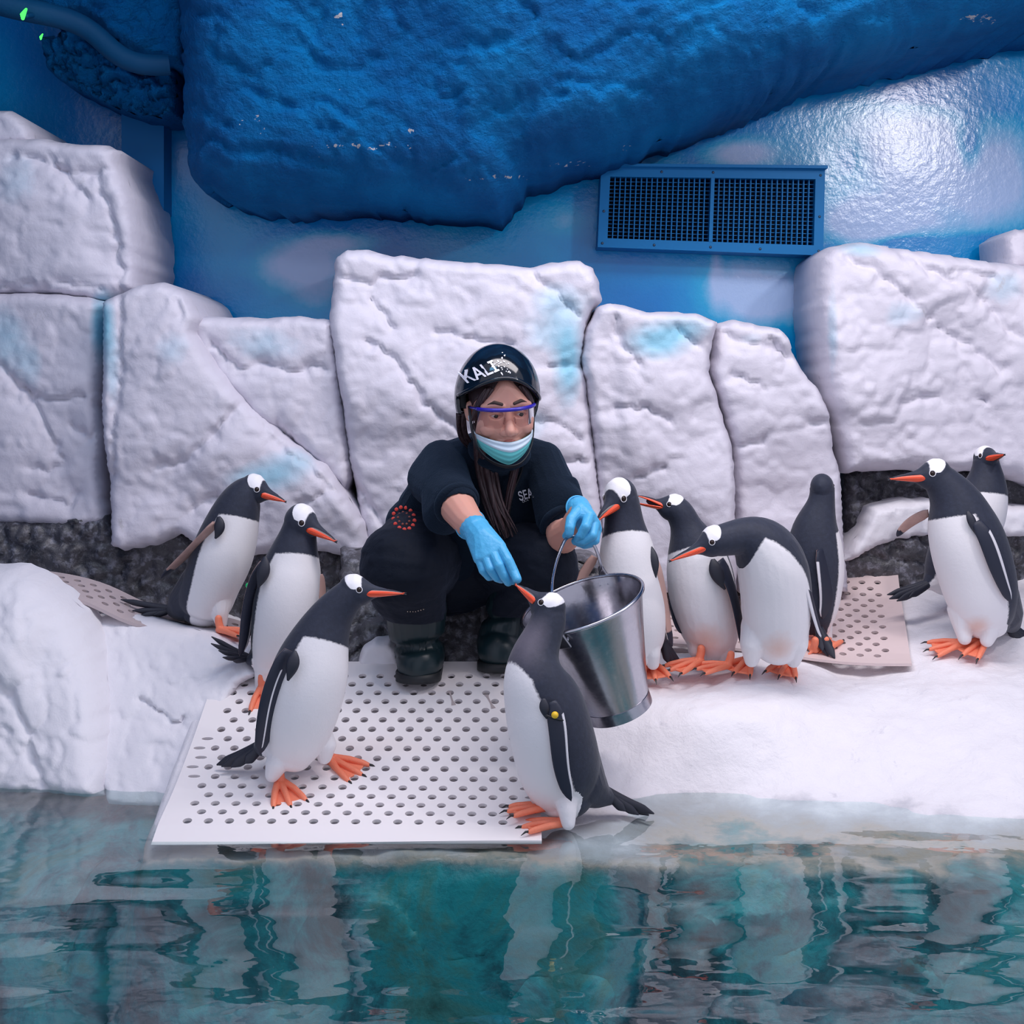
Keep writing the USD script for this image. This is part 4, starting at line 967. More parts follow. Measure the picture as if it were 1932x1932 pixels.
p7 = penguin('penguin bending forward with its bill low to the left', 4.75, 125,
    [(1468, 1215, 40, .02), (1465, 1175, 62, 0), (1464, 1120, 67, -.02), (1456, 1068, 66, -.04), (1437, 1030, 53, -.06), (1408, 1014, 38, -.08), (1378, 1016, 32, -.10)],
    [(0, -.15), (.35, -.05), (.55, .22), (.7, .36), (1, .6)], .735, bend=True, fz=-.75, head=(1348, 1021, -.12, 29.5, 1260, 1054, -.17), pinkbelly=(1460, 1213, 30),
    feet=[(1400, 1259, 118, .13), (1480, 1263, 112, .13)],
    legs=[[(1432, 1180, 40, -.04), (1420, 1215, 24, -.04), (1418, 1245, 14, .0)], [(1496, 1180, 36, -.04), (1503, 1215, 22, -.04), (1497, 1246, 14, .02)]],
    flippers=[dict(st=[(1500, 1042, -.08, 9, .03), (1518, 1090, -.08, 8, .035), (1534, 1150, -.06, 7, .03), (1551, 1204, -.04, 4, .01)], edge_side=-1, edge=.2)],
    lobes=[[(1478, 1022, 9, -.10), (1488, 1048, 9, -.12), (1498, 1072, 4, -.12)]],
    tail=((1468, 1222, .06), [(1448, 1234, .10), (1460, 1238, .09), (1476, 1238, .09)], 7))
p8 = penguin('penguin seen from behind, facing the rocks', 5.18, 292,
    [(1541, 1186, 26, .0), (1538, 1155, 42, 0), (1536, 1108, 53, 0), (1536, 1062, 56, 0), (1537, 1020, 50, 0), (1541, 985, 39, 0), (1548, 955, 28, 0)],
    [(0, -.45), (.3, -.42), (.6, -.36), (.8, -.2), (1, .1)], .74, nopatch=True, head=(1551, 919, .0, 25, 1566, 926, .22),
    flippers=[dict(st=[(1548, 1036, -.09, 12, .03), (1556, 1080, -.10, 17, .03), (1560, 1125, -.09, 16, .02), (1551, 1168, -.07, 10, .02)], edge_side=-1, edge=.10)],
    feet=[(1535, 1222, 280, .12), (1560, 1221, 290, .12)],
    legs=[[(1530, 1170, 24, .0), (1535, 1195, 14, .0), (1536, 1210, 11, .0)], [(1550, 1170, 24, .0), (1556, 1195, 14, .0), (1560, 1210, 11, .0)]],
    tail=((1545, 1185, -.10), [(1575, 1242, -.16), (1562, 1238, -.14), (1552, 1228, -.14), (1570, 1225, -.12)], 8))
p9 = penguin('penguin at right edge walking left, the nearer of the two there', 5.02, 142,
    [(1862, 1178, 42, .03), (1856, 1140, 63, .02), (1843, 1085, 71, .01), (1827, 1028, 71, 0), (1813, 983, 63, 0), (1801, 947, 50, 0), (1785, 920, 38, 0)],
    [(0, .1), (.3, .25), (.55, .38), (.75, .42), (1, .6)], .70, (1765, 897, 0, 31.5, 1675, 898, -.02), pinkbelly=(1835, 1178, 22),
    feet=[(1790, 1221, 172, .115), (1842, 1222, 140, .13)],
    legs=[[(1822, 1150, 40, -.01), (1818, 1180, 20, .0), (1820, 1204, 13, .0)], [(1862, 1160, 36, -.04), (1866, 1190, 19, -.03), (1862, 1208, 13, -.02)]],
    flippers=[dict(st=[(1842, 985, -.13, 13, .0), (1862, 1020, -.15, 15, .0), (1877, 1060, -.145, 15, .0), (1891, 1098, -.13, 12, .0), (1907, 1136, -.10, 7, .0)], edge_side=1, edge=.2),
              dict(st=[(1752, 968, .04, 9, .02), (1726, 980, .07, 11, .02), (1706, 995, .09, 10, .02), (1692, 1012, .10, 5, .01)], edge_side=0, inner=.6)],
    lobes=[[(1826, 965, 8, -.12), (1834, 985, 8, -.13), (1843, 1010, 4, -.125)]],
    rump=[[(1870, 1128, 52, .03), (1893, 1155, 36, .06), (1908, 1176, 18, .09)]], tail=((1905, 1180, .10), [(1955, 1215, .12), (1945, 1218, .11), (1930, 1216, .10), (1920, 1205, .1)], 10))
p10 = penguin('farthest penguin at right, looking right over its companion', 5.28, 48,
    [(1772, 1098, 32, .05), (1790, 1070, 46, .03), (1815, 1022, 55, .01), (1840, 970, 56, 0), (1857, 925, 44, 0), (1861, 893, 31, 0)],
    [(0, .1), (.3, .2), (.6, .18), (.8, .3), (1, .4)], .72, (1860, 866, 0, 25, 1896, 853, -.13),
    feet=[(1830, 1138, 30, .12)],
    legs=[[(1808, 1085, 28, .0), (1820, 1110, 15, .0), (1822, 1128, 11, .02)]],
    rump=[[(1788, 1078, 38, .04), (1768, 1092, 24, .03), (1752, 1102, 11, .02)]], tail=((1760, 1095, .02), [(1674, 1122, .0), (1678, 1130, -.02), (1692, 1134, -.03), (1715, 1126, -.03)], 7))
# ------------------------------------------------------------------ keeper
plain('skin', (0.63, 0.31, 0.24), 0.5, bump=(180.0, 0.12, 0.002), subsurface_weight=0.12, subsurface_scale=0.012)
plain('fleece', (0.0035, 0.0085, 0.018), 0.9, spec=0.15, bump=(140.0, 0.5, 0.006), sheen_weight=0.10, sheen_roughness=0.6, sheen_tint=(0.3, 0.5, 0.8))
plain('wader_cloth', (0.004, 0.007, 0.015), 0.75, spec=0.2, bump=(45.0, 0.4, 0.008), sheen_weight=0.06, sheen_tint=(0.4, 0.5, 0.8))
plain('boot_rubber', (0.006, 0.020, 0.026), 0.38, spec=0.45, bump=(60.0, 0.12, 0.004))
plain('boot_sole', (0.008, 0.011, 0.014), 0.55)
plain('glove', (0.075, 0.40, 0.68), 0.42, spec=0.4, bump=(55.0, 0.35, 0.006), subsurface_weight=0.05, subsurface_scale=0.01)
plain('helmet_gloss', (0.004, 0.008, 0.015), 0.10, spec=0.6)
plain('helmet_liner', (0.006, 0.007, 0.009), 0.8)
plain('print_white', (0.78, 0.77, 0.84), 0.5)
plain('print_beige', (0.42, 0.33, 0.26), 0.6)
plain('print_red', (0.85, 0.07, 0.05), 0.5)
plain('print_rust', (0.30, 0.07, 0.05), 0.5)
plain('mask_teal', (0.16, 0.66, 0.66), 0.8, bump=(200.0, 0.2, 0.002))
plain('mask_pale', (0.62, 0.74, 0.84), 0.8)
plain('strap', (0.008, 0.009, 0.013), 0.6)
plain('eyewear_frame', (0.03, 0.02, 0.35), 0.25)
plain('iris', (0.02, 0.012, 0.008), 0.15)
plain('eye_white', (0.65, 0.60, 0.60), 0.25)
plain('lip', (0.42, 0.15, 0.13), 0.45)
plain('brow', (0.05, 0.03, 0.025), 0.8)
mat('hair', {'g': ('geometry', {}), 'mp': ('mapping', dict(scale=(160.0, 160.0, 9.0))), 'n': ('noise_texture', dict(scale=1.0, detail=3.0)),
             'r': ('rgb_ramp', dict(ramp=[(0, (0.010, 0.006, 0.007)), (.5, (0.040, 0.022, 0.026)), (1, (0.13, 0.075, 0.08))])),
             'p': ('principled_bsdf', dict(roughness=0.42, specular_ior_level=0.4))}, [('g.position', 'mp.vector'), ('mp.vector', 'n.vector'), ('n.fac', 'r.fac'), ('r.color', 'p.base_color')])
mat('lens_pane', {'t': ('transparent_bsdf', dict(color=(0.86, 0.80, 0.80))), 'gl': ('glossy_bsdf', dict(color=(1, 1, 1), roughness=0.02)), 'f': ('fresnel', dict(IOR=1.22)), 'm': ('mix_closure', {})},
    [('f.fac', 'm.fac'), ('t.BSDF', 'm.closure1'), ('gl.BSDF', 'm.closure2')], surface='m.closure')

def S(px, py, D, r):          # a ball of r pixels
    return (W(px, py, D), r * D / F)
def drape(xz, mesh, lift=0.002, k=4):
    """Points (x, z) at the depth 4.75, seen from the pool, laid on the front of a mesh."""
    v = mesh.vertices[mesh.vertex_normals[:, 1] < 0.1]
    vp = np.stack(px_of(*v.T), -1)
    xz = np.asarray(xz, float); D = np.full(len(xz), 4.75) if xz.shape[1] == 2 else xz[:, 2]
    tp = np.stack(px_of(xz[:, 0], D, xz[:, 1]), -1)
    d, i = cKDTree(vp).query(tp, k=12)
    y = np.array([np.sort(v[q, 1])[:5].mean() for q in i]) - lift
    return np.array([W(a, b, c) for (a, b), c in zip(tp, y)])
def wrinkle(m, amp, f, seed, aniso=(1, 1, 1)):
    v = m.vertices; n = m.vertex_normals
    m.vertices = v + n * ((fbm(v * f * np.array(aniso), 3, seed) - .5) * 2 * amp)[:, None]
    return m
def decal(text, px, py, D, hpx, ang, mesh, name, mat_, parent, bold=True, stretch=1.0, lift=.0025, shear=0.0):
    t = meshkit.text_mesh(text, hpx * D / F, .001, bold)
    v = t.vertices.copy(); a = math.radians(ang); u, w = v[:, 0] * stretch + shear * v[:, 1], v[:, 1]
    o = W(px, py, D)
    xz = np.c_[o[0] + u * math.cos(a) - w * math.sin(a), o[2] + u * math.sin(a) + w * math.cos(a), np.full(len(u), D)]
    P = drape(xz, mesh, lift); P[:, 1] -= v[:, 2]
    obj(name, trimesh.Trimesh(P, t.faces, process=False), mat_, parent, smooth=False)

kt = thing('person', 'person in black helmet, face mask and black waders crouching to feed a penguin by hand', 'person', W(860, 1275, 4.78))

# ---- head frame (units: pixels at depth HD)
HD = 4.58; U = HD / F
Hc = W(946, 769, HD)
def frame(yaw, pitch, roll):
    f = np.array([math.sin(math.radians(yaw)) * math.cos(math.radians(pitch)), -math.cos(math.radians(yaw)) * math.cos(math.radians(pitch)), -math.sin(math.radians(pitch))])
    r = unit(np.cross(f, ZV)); r = -r if r[0] < 0 else r
    u = np.cross(r, f); u = -u if u[2] < 0 else u
    a = math.radians(roll)
    return r * math.cos(a) + u * math.sin(a), u * math.cos(a) - r * math.sin(a), f
hR, hU, hF = frame(13, 9, 4)
def h(a, b, c): return Hc + U * (a * hR + b * hU + c * hF)
def hb(a, b, c, r): return (h(a, b, c), r * U)
def ell(c, r, R=None, n=40):
    A = np.stack(R if R else (hR, hU, hF), 1) * (np.array(r) * U)
    return Manifold.sphere(1.0, n).transform(np.c_[A, c])
cran = ell(h(0, 18, -16), (56, 66, 70))
jaw = hull([hb(0, -80, 34, 15), hb(-36, -52, 2, 18), hb(36, -52, 2, 18), hb(-33, -20, 34, 21), hb(33, -20, 34, 21), hb(-26, 12, 40, 18), hb(26, 12, 40, 18), hb(0, 42, 38, 20), hb(0, -48, 47, 15)])
nose = union([chain([hb(0, 2, 55, 7), hb(0, -18, 62, 8), hb(0, -33, 71, 9.5)]), hull([hb(-11, -37, 61, 7), hb(11, -37, 61, 7), hb(0, -34, 68, 8.5)])])
brows = union([chain([hb(-40, 10, 42, 9), hb(-26, 16, 51, 9), hb(-10, 12, 54, 8)]), chain([hb(40, 10, 42, 9), hb(26, 16, 51, 9), hb(10, 12, 54, 8)])])
sock = union([ell(h(s * 24, -3, 60), (15, 9.5, 10)) for s in (-1, 1)])
cheek = union([ell(h(s * 30, -30, 40), (21, 17, 17)) for s in (-1, 1)])
mouthb = ell(h(0, -56, 48), (26, 14, 14))
ears = union([chain([hb(s * 55, 8, -14, 8), hb(s * 61, 2, -20, 9), hb(s * 59, -18, -14, 7)]) for s in (-1, 1)])
lids = union([chain([hb(s * 24 - 12, -2.5, 51, 3.4), hb(s * 24, 1.0, 54.5, 3.6), hb(s * 24 + 12, -2.5, 51, 3.4)], 12) for s in (-1, 1)] + [chain([hb(s * 24 - 11, -7, 50, 3.0), hb(s * 24, -9.5, 52.5, 3.2), hb(s * 24 + 11, -7, 50, 3.0)], 12) for s in (-1, 1)])
head = union([cran, jaw, brows, cheek, mouthb]) - sock
head = union([head, nose, lids, ears])
neck = chain([(h(0, -30, -30), 38 * U), (W(936, 868, 4.76), .068)])
# ---- limbs and trunk of the body, under the clothes
rA = [S(838, 868, 4.78, 32), S(846, 930, 4.58, 33), S(862, 955, 4.50, 35), S(884, 985, 4.40, 29), S(900, 998, 4.35, 24)]
lA = [S(1022, 870, 4.80, 30), S(1050, 945, 4.70, 32), S(1062, 1014, 4.63, 31), S(1080, 1000, 4.56, 27), S(1094, 966, 4.51, 22)]
trunk = [chain([S(870, 1060, 4.96, 70), S(915, 940, 4.90, 80), S(930, 885, 4.84, 62), S(936, 862, 4.78, 36)])]
legs = [chain([S(810, 1065, 4.95, 52), S(765, 1075, 4.66, 50), S(788, 1180, 4.78, 34), S(792, 1250, 4.86, 24)]), chain([S(935, 1062, 4.95, 52), S(1028, 1072, 4.68, 46), S(955, 1150, 4.90, 26), S(946, 1235, 4.93, 20)])]
body = soften(union([head, neck, chain(rA), chain(lA)] + trunk + legs + [hull([S(838, 868, 4.80, 28), S(1022, 870, 4.82, 28), S(930, 885, 4.84, 50)])]), .0065, 5)
obj('body', body, 'skin', kt, smooth=True)
for s in (-1, 1):
    e = obj('eye', ell(h(s * 24, -4, 47), (10, 9, 8.5), n=20), 'eye_white', kt, smooth=60)
    obj('iris', ell(h(s * 24 + 1.5, -5.5, 54.2), (4.6, 4.4, 1.8), n=16), 'iris', e, smooth=60)
    obj('eyebrow', soften(chain([hb(s * 38, 15, 50.5, 2.2), hb(s * 25, 21, 58.5, 3.4), hb(s * 12, 17, 61, 3.0)], 10), .006, 2), 'brow', kt)
obj('lips', soften(union([chain([hb(-16, -57, 55, 2), hb(-5, -53.5, 62, 3.6), hb(5, -53.5, 62, 3.6), hb(16, -57, 55, 2)], 10), chain([hb(-14, -58, 56, 2), hb(0, -61, 61, 4.4), hb(14, -58, 56, 2)], 10)]), .004, 3), 'lip', kt)

# ---- jacket
cuffR = [S(866, 946, 4.47, 40)]
J = union([
    hull([S(850, 1045, 5.0, 105), S(905, 940, 4.92, 95), S(775, 990, 4.97, 48)]),
    hull([S(905, 940, 4.92, 95), S(930, 885, 4.86, 78), S(845, 878, 4.82, 44), S(1015, 872, 4.82, 42), S(800, 960, 4.95, 50)]),
    hull([S(845, 878, 4.82, 46), S(1015, 872, 4.82, 42), S(938, 862, 4.80, 50), S(930, 885, 4.86, 78)]),
    hull([S(1000, 960, 4.92, 62), S(930, 885, 4.86, 78), S(950, 1030, 4.95, 80)]),
    chain([S(938, 862, 4.79, 50), S(942, 846, 4.70, 48)]),
    hull([S(835, 872, 4.80, 44), S(845, 925, 4.62, 50), S(815, 905, 4.78, 48)]), hull([S(845, 925, 4.62, 50), S(858, 942, 4.52, 43), S(838, 968, 4.58, 42)]),
    hull([S(1024, 872, 4.82, 40), S(1048, 935, 4.72, 46)]), hull([S(1048, 935, 4.72, 46), S(1052, 975, 4.68, 42), S(1072, 945, 4.66, 30)]),
    hull([S(1048, 935, 4.72, 46), S(1078, 912, 4.70, 14), S(1086, 936, 4.68, 14)])])
J -= chain([S(862, 955, 4.51, 34), S(884, 985, 4.36, 36)]) 
jk = wrinkle(soften(J, .010, 10), .006, 9.0, 4)
jp = obj('jacket', jk, 'fleece', kt, smooth=True)
rim = lambda c, d, r, tr, n=24: (c, d, r, tr)
def torus_at(c, axis, r, tr, sq=1.0):
    t = trimesh.creation.torus(r, tr, 36, 12)
    z = unit(axis); x = unit(np.cross(z, [0.2, .1, .95])); y = np.cross(z, x)
    M = np.eye(4); M[:3, :3] = np.stack([x, y, z], 1); M[:3, 3] = c
    t.apply_transform(M); return t
axR = W(884, 985, 4.40) - W(846, 935, 4.56)
obj('cuff', wrinkle(torus_at(W(862, 951, 4.50), axR, 37 * 4.5 / F, 8.5 * 4.5 / F), .002, 20, 3), 'fleece', jp, smooth=True)
axL = np.array([.35, -.6, -.55])
obj('cuff', wrinkle(torus_at(W(1058, 985, 4.655), axL, 36 * 4.65 / F, 8 * 4.65 / F), .002, 20, 4), 'fleece', jp, smooth=True)
col = torus_at(W(942, 850, 4.72), [.12, -.55, .9], 48 * 4.72 / F, 12 * 4.72 / F)
obj('collar', wrinkle(col, .003, 16, 5), 'fleece', jp, smooth=True)
P = drape(np.array([W(p, q, 4.75)[[0, 2]] for p, q in ((985, 868), (980, 900), (968, 930), (962, 960), (958, 990))]), jk, .002)
obj('zip', tube(P, .0035, 8, 30), 'strap', jp, smooth=True)
decal('SEA', 980, 945, 4.72, 17, 16, jk, 'chest_print', 'print_white', jp, stretch=.62)
decal('OCE', 986, 949, 4.72, 4.5, 24, jk, 'chest_print', 'print_white', jp)
# round dotted emblem on the hip
def dots(R, n, r, ph): return [(R * math.cos(2 * math.pi * k / n + ph), R * math.sin(2 * math.pi * k / n + ph), r) for k in range(n)]
# ---- waders
Wd = union([
    hull([S(850, 1075, 4.98, 88), S(800, 1045, 4.97, 85), S(930, 1060, 4.96, 75)]),
    hull([S(800, 1045, 4.95, 92), S(752, 1062, 4.68, 76), S(772, 1078, 4.64, 74)]),
    hull([S(757, 1075, 4.66, 80), S(772, 1092, 4.66, 70), S(786, 1158, 4.76, 56)]),
    hull([S(940, 1050, 4.95, 85), S(1028, 1058, 4.70, 60), S(1036, 1075, 4.68, 56)]),
    hull([S(1034, 1072, 4.70, 58), S(962, 1140, 4.84, 38)])])
Wd -= Manifold.cube((2, .30, .25), True).translate(tuple(W(786, 1225, 4.76))).translate((0, 0, -.02))
wk = wrinkle(wrinkle(soften(Wd, .011, 10), .009, 7.0, 14, (1, 1, 1.8)), .005, 15.0, 15, (.7, .7, 2.2))
wp = obj('waders', wk, 'wader_cloth', kt, smooth=True)
ref = trimesh.util.concatenate([jk, wk])
em, er = [], []
for k, (R, n, r, ph) in enumerate(((21, 13, 4.0, .2), (11.5, 9, 2.6, .5))):
    for a, b, rr in dots(R, n, r, ph):
        q = drape(np.array([W(762 + a * .95 + b * .12, 978 + b, 4.75)[[0, 2]]]), ref, .001)[0]
        (er if k else em).append(Manifold.sphere(1, 12).scale((rr * U, .0022, rr * U)).translate(tuple(q)))
ep = obj('emblem', union(em), 'print_red', jp, smooth=60)
obj('inner_dots', union(er), 'print_rust', ep, smooth=60)
decal('PIN', 796, 1150, 4.75, 6, 24, wk, 'hem_print', 'print_beige', wp, shear=.3)
for k in range(9):
    q = drape(np.array([W(769 + k * 5, 1154 - max(k - 3, 0) * 1.4, 4.75)[[0, 2]]]), wk, .001)[0]
    if k % 3 == 0: st_ = []
    st_.append(ball(q, .0022, 8))
    if k % 3 == 2: obj('stitch', union(st_), 'print_beige', wp, smooth=60)

# ---- boots
def boot(top, ank, heel, toe, mid, rT, rA, rH, rTo, seed):
    sh = union([chain([S(*top, rT), S(*ank, rA)], 28), hull([S(*ank, rA * .95), S(*heel, rH), S(*mid, rTo * .98)], 28), hull([S(*heel, rH), S(*mid, rTo * .98), S(*toe, rTo * .92)], 28)])
    zs = on_ground(toe[0], toe[1] + rTo * .9, LIFT)[2]
    return sh
for top, ank, heel, toe, mid, rT, rA, rH, rTo, sx in (((784, 1150, 4.77), (787, 1205, 4.80), (795, 1232, 4.85), (789, 1250, 4.74), (793, 1240, 4.80), 58, 52, 46, 46, 0), ((978, 1075, 4.80), (955, 1150, 4.87), (946, 1215, 4.91), (941, 1228, 4.82), (942, 1215, 4.87), 36, 38, 42, 44, 1)):
    B = boot(top, ank, heel, toe, mid, rT, rA, rH, rTo, sx)
    # flat sole on the ground
    gz = max(ground(W(*toe)[0], W(*toe)[1]), ground(W(*heel)[0], W(*heel)[1]) - .03) + LIFT + .004
    B = B.trim_by_plane((0, 0, 1), gz + .018)
    bk = soften(B, .010, 8)
    v = bk.vertices; zt = W(*ank)[2]
    n = bk.vertex_normals
    fold = np.exp(-((v[:, 2] - (zt - .012 + .12 * (v[:, 0] - W(*ank)[0]))) / .016) ** 2)
    bk.vertices = v - n * (fold * .020)[:, None] + n * ((fbm(v * 9, 2, 60 + sx) - .5) * .012)[:, None]
    bp = obj('boot', bk, 'boot_rubber', kt, smooth=True)
    hz, tz = W(*heel), W(*toe); rh, rt = rH * heel[2] / F * .90, rTo * toe[2] / F * .93
    cs = m3.CrossSection.batch_hull([m3.CrossSection.circle(rh, 28).translate((hz[0], hz[1])), m3.CrossSection.circle(rt, 28).translate((tz[0], tz[1]))])
    obj('sole', soften(Manifold.extrude(cs, .032).translate((0, 0, gz - .004)), .02, 2), 'boot_sole', bp, smooth=40)

# ---- gloves (hands)
def glove(palm, fingers, wrist, edge=.0035):
    m = union([palm] + [chain(f, 18) for f in fingers] + [wrist])
    t = soften(m, edge, 5)
    return wrinkle(t, .0009, 60, 3)
# right hand: pinching the food over the bill
pR = hull([S(899, 1000, 4.345, 26), S(913, 1018, 4.30, 27), S(944, 1032, 4.245, 12), S(931, 1044, 4.235, 12), S(917, 1052, 4.235, 12), S(905, 1054, 4.245, 12), S(925, 1030, 4.29, 16)])
fR = [[S(944, 1032, 4.245, 11), S(959, 1058, 4.200, 10.2), S(970, 1080, 4.188, 9.4), S(976, 1093, 4.170, 8.6)],
      [S(931, 1044, 4.235, 11), S(942, 1068, 4.195, 10.2), S(952, 1088, 4.195, 9.4), S(959, 1098, 4.20, 8.4)],
      [S(917, 1052, 4.235, 10.5), S(926, 1074, 4.205, 9.8), S(938, 1090, 4.215, 8.8), S(946, 1093, 4.235, 8)],
      [S(905, 1054, 4.245, 10), S(912, 1076, 4.225, 9.0), S(922, 1088, 4.24, 8.0), S(930, 1088, 4.26, 7)],
      [S(922, 1030, 4.30, 13), S(938, 1056, 4.285, 11.5), S(955, 1082, 4.24, 10), S(968, 1095, 4.215, 8.6)]]
wR = chain([S(888, 990, 4.40, 28), S(899, 1000, 4.345, 27)])
obj('glove', glove(pR, fR, wR), 'glove', kt, smooth=True, label='blue glove of the feeding hand')
obj('glove_rim', torus_at(W(888, 990, 4.40), W(899, 1000, 4.345) - W(884, 985, 4.42), 28.5 * 4.4 / F, 2.2 * 4.4 / F), 'glove', kt + '/glove', smooth=True)
# left hand: closed on the bucket's handle
pL = hull([S(1096, 964, 4.50, 20), S(1112, 974, 4.465, 13), S(1121, 988, 4.47, 12), S(1124, 999, 4.485, 12), S(1121, 1008, 4.51, 11), S(1092, 972, 4.48, 14), S(1104, 1000, 4.50, 14)])
fL = [[S(1112, 974, 4.462, 11), S(1105, 994, 4.42, 10), S(1096, 1010, 4.425, 9), S(1089, 1018, 4.445, 8.2)],
      [S(1121, 988, 4.468, 11), S(1118, 1010, 4.43, 10), S(1100, 1021, 4.435, 9), S(1086, 1021, 4.455, 8.2)],
      [S(1124, 999, 4.485, 10.5), S(1122, 1019, 4.455, 9.6), S(1105, 1026, 4.46, 8.8), S(1092, 1024, 4.475, 8)],
      [S(1121, 1008, 4.51, 10), S(1117, 1024, 4.49, 8.8), S(1103, 1028, 4.49, 8), S(1094, 1025, 4.50, 7)],
      [S(1090, 966, 4.475, 12), S(1078, 980, 4.445, 10.5), S(1075, 996, 4.425, 9.8), S(1074, 1005, 4.425, 9), S(1067, 1011, 4.44, 6.5)]]
wL = chain([S(1092, 960, 4.525, 23), S(1098, 966, 4.50, 21)])
obj('glove', glove(pL, fL, wL), 'glove', kt, smooth=True, label='blue glove closed on the bucket handle')
obj('glove_rim', torus_at(W(1091, 959, 4.53), [.25, -.8, .25], 23.5 * 4.5 / F, 2.0 * 4.5 / F), 'glove', kt + '/glove_001', smooth=True)

# ---- hair
hairs = []
def lock(P, r, n, seed, spread):
    g = np.random.default_rng(seed)
    P = np.asarray(P)
    for k in range(n):
        a, b = g.normal(0, 1, 2) * spread * .5
        q = P + np.array([a, b * .6, 0]) * np.linspace(.8, 1.15, len(P))[:, None] + g.normal(0, spread * .10, P.shape)
        L_ = 1 - .18 * g.random()
        c = catmull(q, 30)[:int(30 * L_)]
        rr = r * (.6 + .6 * g.random()) * np.clip((1 - np.linspace(0, 1, len(c))) / .35, .12, 1) ** .7
        hairs.append(tube(c, rr, 8))
lock([W(908, 800, 4.62), W(912, 850, 4.64), W(920, 900, 4.70), W(930, 950, 4.70), W(948, 990, 4.70), W(960, 1022, 4.71)], .010, 26, 1, .030)
lock([W(978, 850, 4.66), W(972, 885, 4.69), W(962, 930, 4.70), W(956, 975, 4.70)], .007, 10, 2, .014)
for s in (-1, 1): lock([h(s * 30, 46, 44), h(s * 44, 22, 38), h(s * 52, -6, 22), h(s * 54, -34, 8)], .006, 12, 5 + s, .014)
lock([W(872, 780, 4.64), W(872, 806, 4.68), W(880, 830, 4.72), W(900, 850, 4.74)], .008, 10, 9, .018)
CN = unit(hU - .75 * hF)
hp_ = obj('hair', cat_(hairs), 'hair', kt, smooth=True)
obj('hair_cap', soften(ell(h(0, 26, -20), (59, 66, 72)).trim_by_plane(tuple(CN), float(CN @ h(0, 26, 22))) , .01, 3), 'hair', hp_, smooth=True)

# ---- helmet
kR, kU, kF = frame(12, 2, -3)
Kc = W(938, 746, HD + .03)
def kp(a, b, c): return Kc + U * (a * kR + b * kU + c * kF)
KR = (kR, kU, kF)
out, inn = ell(Kc, (81, 99, 96), KR, 64), ell(Kc, (74, 92, 88), KR, 48)
def kbox(a0, a1, b0, b1, c0, c1):
    return Manifold.batch_hull([ball(kp(a, b, c), .004, 8) for a in (a0, a1) for b in (b0, b1) for c in (c0, c1)])
BR = lambda a: 34 - 40 * (a / 81) ** 2
opening = Manifold.batch_hull([ball(kp(a, BR(min(abs(a), 95)) - 8 - (5 if c < 60 else 0), c), 8 * U, 12) for a in np.linspace(-110, 110, 13) for c in (16, 130)] + [ball(kp(a, -170, c), 8 * U, 12) for a in (-110, 110) for c in (16, 130)])
shell = (out - inn) - opening - kbox(-140, 140, -200, -40, -150, 150)
hs = soften(shell, .012, 2)
hp2 = obj('helmet', hs, 'helmet_gloss', kt, smooth=50)
obj('liner', soften(ell(Kc, (73.5, 91.5, 87.5), KR, 40) - ell(Kc, (62, 80, 78), KR, 40) - opening - kbox(-140, 140, -200, -30, -150, 150), .014, 2), 'helmet_liner', hp2, smooth=50)
# brim roll along the face opening
br = []
for th_ in np.linspace(-math.pi * .44, math.pi * .44, 33):
    a, c = 79 * math.sin(th_), 94 * math.cos(th_)
    b = BR(a); sc = math.sqrt(max(1 - (b / 99) ** 2, 0))
    br.append(kp(a * sc * 1.0, b, c * sc * 1.02))
obj('brim', tube(np.array(br), 4.2 * U, 12), 'helmet_gloss', hp2, smooth=True)
def on_helmet(t2, o, ang, shear, name, grow=1.006):
    v = t2.vertices; a = math.radians(ang); u = v[:, 0] + shear * v[:, 1]; w = v[:, 1]
    x = o[0] + u * math.cos(a) - w * math.sin(a); y = o[1] + u * math.sin(a) + w * math.cos(a)
    c = 96 * np.sqrt(np.clip(1 - (x / 81) ** 2 - (y / 99) ** 2, .003, 1))
    P = np.array([kp(*q) for q in np.c_[x, y, c] * grow]) + kF * (v[:, 2:3] * U)
    obj(name, trimesh.Trimesh(P, t2.faces, process=False), 'print_white', hp2, smooth=False)
tx = meshkit.text_mesh('KALI', 21, .6, True)
b_ = tx.vertices[:, 0].max()
v = tx.vertices.copy(); v[:, 0] *= 62 / b_; tx.vertices = v
on_helmet(tx, (-70, 20), 27, -.1, 'lettering')
g = np.random.default_rng(3); sp = []
for k in range(26):
    a, b = g.normal(0, 9), g.normal(0, 9)
    r = .5 + 1.1 * g.random()
    m = trimesh.creation.icosphere(1, r); m.apply_scale([1 + g.random(), 1, .2]); m.apply_transform(trimesh.transformations.rotation_matrix(g.random() * 3, [0, 0, 1])); m.apply_translation([-8 + a, 58 + b, 0]); sp.append(m)
on_helmet(cat_(sp), (0, 0), 0, 0, 'lettering')

# ---- eyewear
def arc(a_w, c0, c_d, b_fn, th0, th1, n):
    t_ = np.linspace(math.radians(th0), math.radians(th1), n)
    return np.array([h(a_w * math.sin(x), b_fn(math.degrees(x)), c0 + c_d * math.cos(x)) for x in t_])
ew = obj('safety_glasses', tube(arc(60, 14, 60, lambda d: 8 + 0 * d, -66, 66, 30), 3.6 * U, 10), 'eyewear_frame', kt, smooth=True, label='blue frame of the clear safety glasses')
th_ = np.linspace(math.radians(-66), math.radians(66), 40)
rows = []
for f_ in np.linspace(0, 1, 10):
    dip = [(-30 + (14 * math.exp(-(math.degrees(x) / 12) ** 2)) + 10 * abs(math.sin(x)) ** 4) for x in th_]
    rows.append([h(58.5 * math.sin(x), 6 + f_ * d * 1.12, 14 + (60 - 3 * f_) * math.cos(x)) for x, d in zip(th_, dip)])
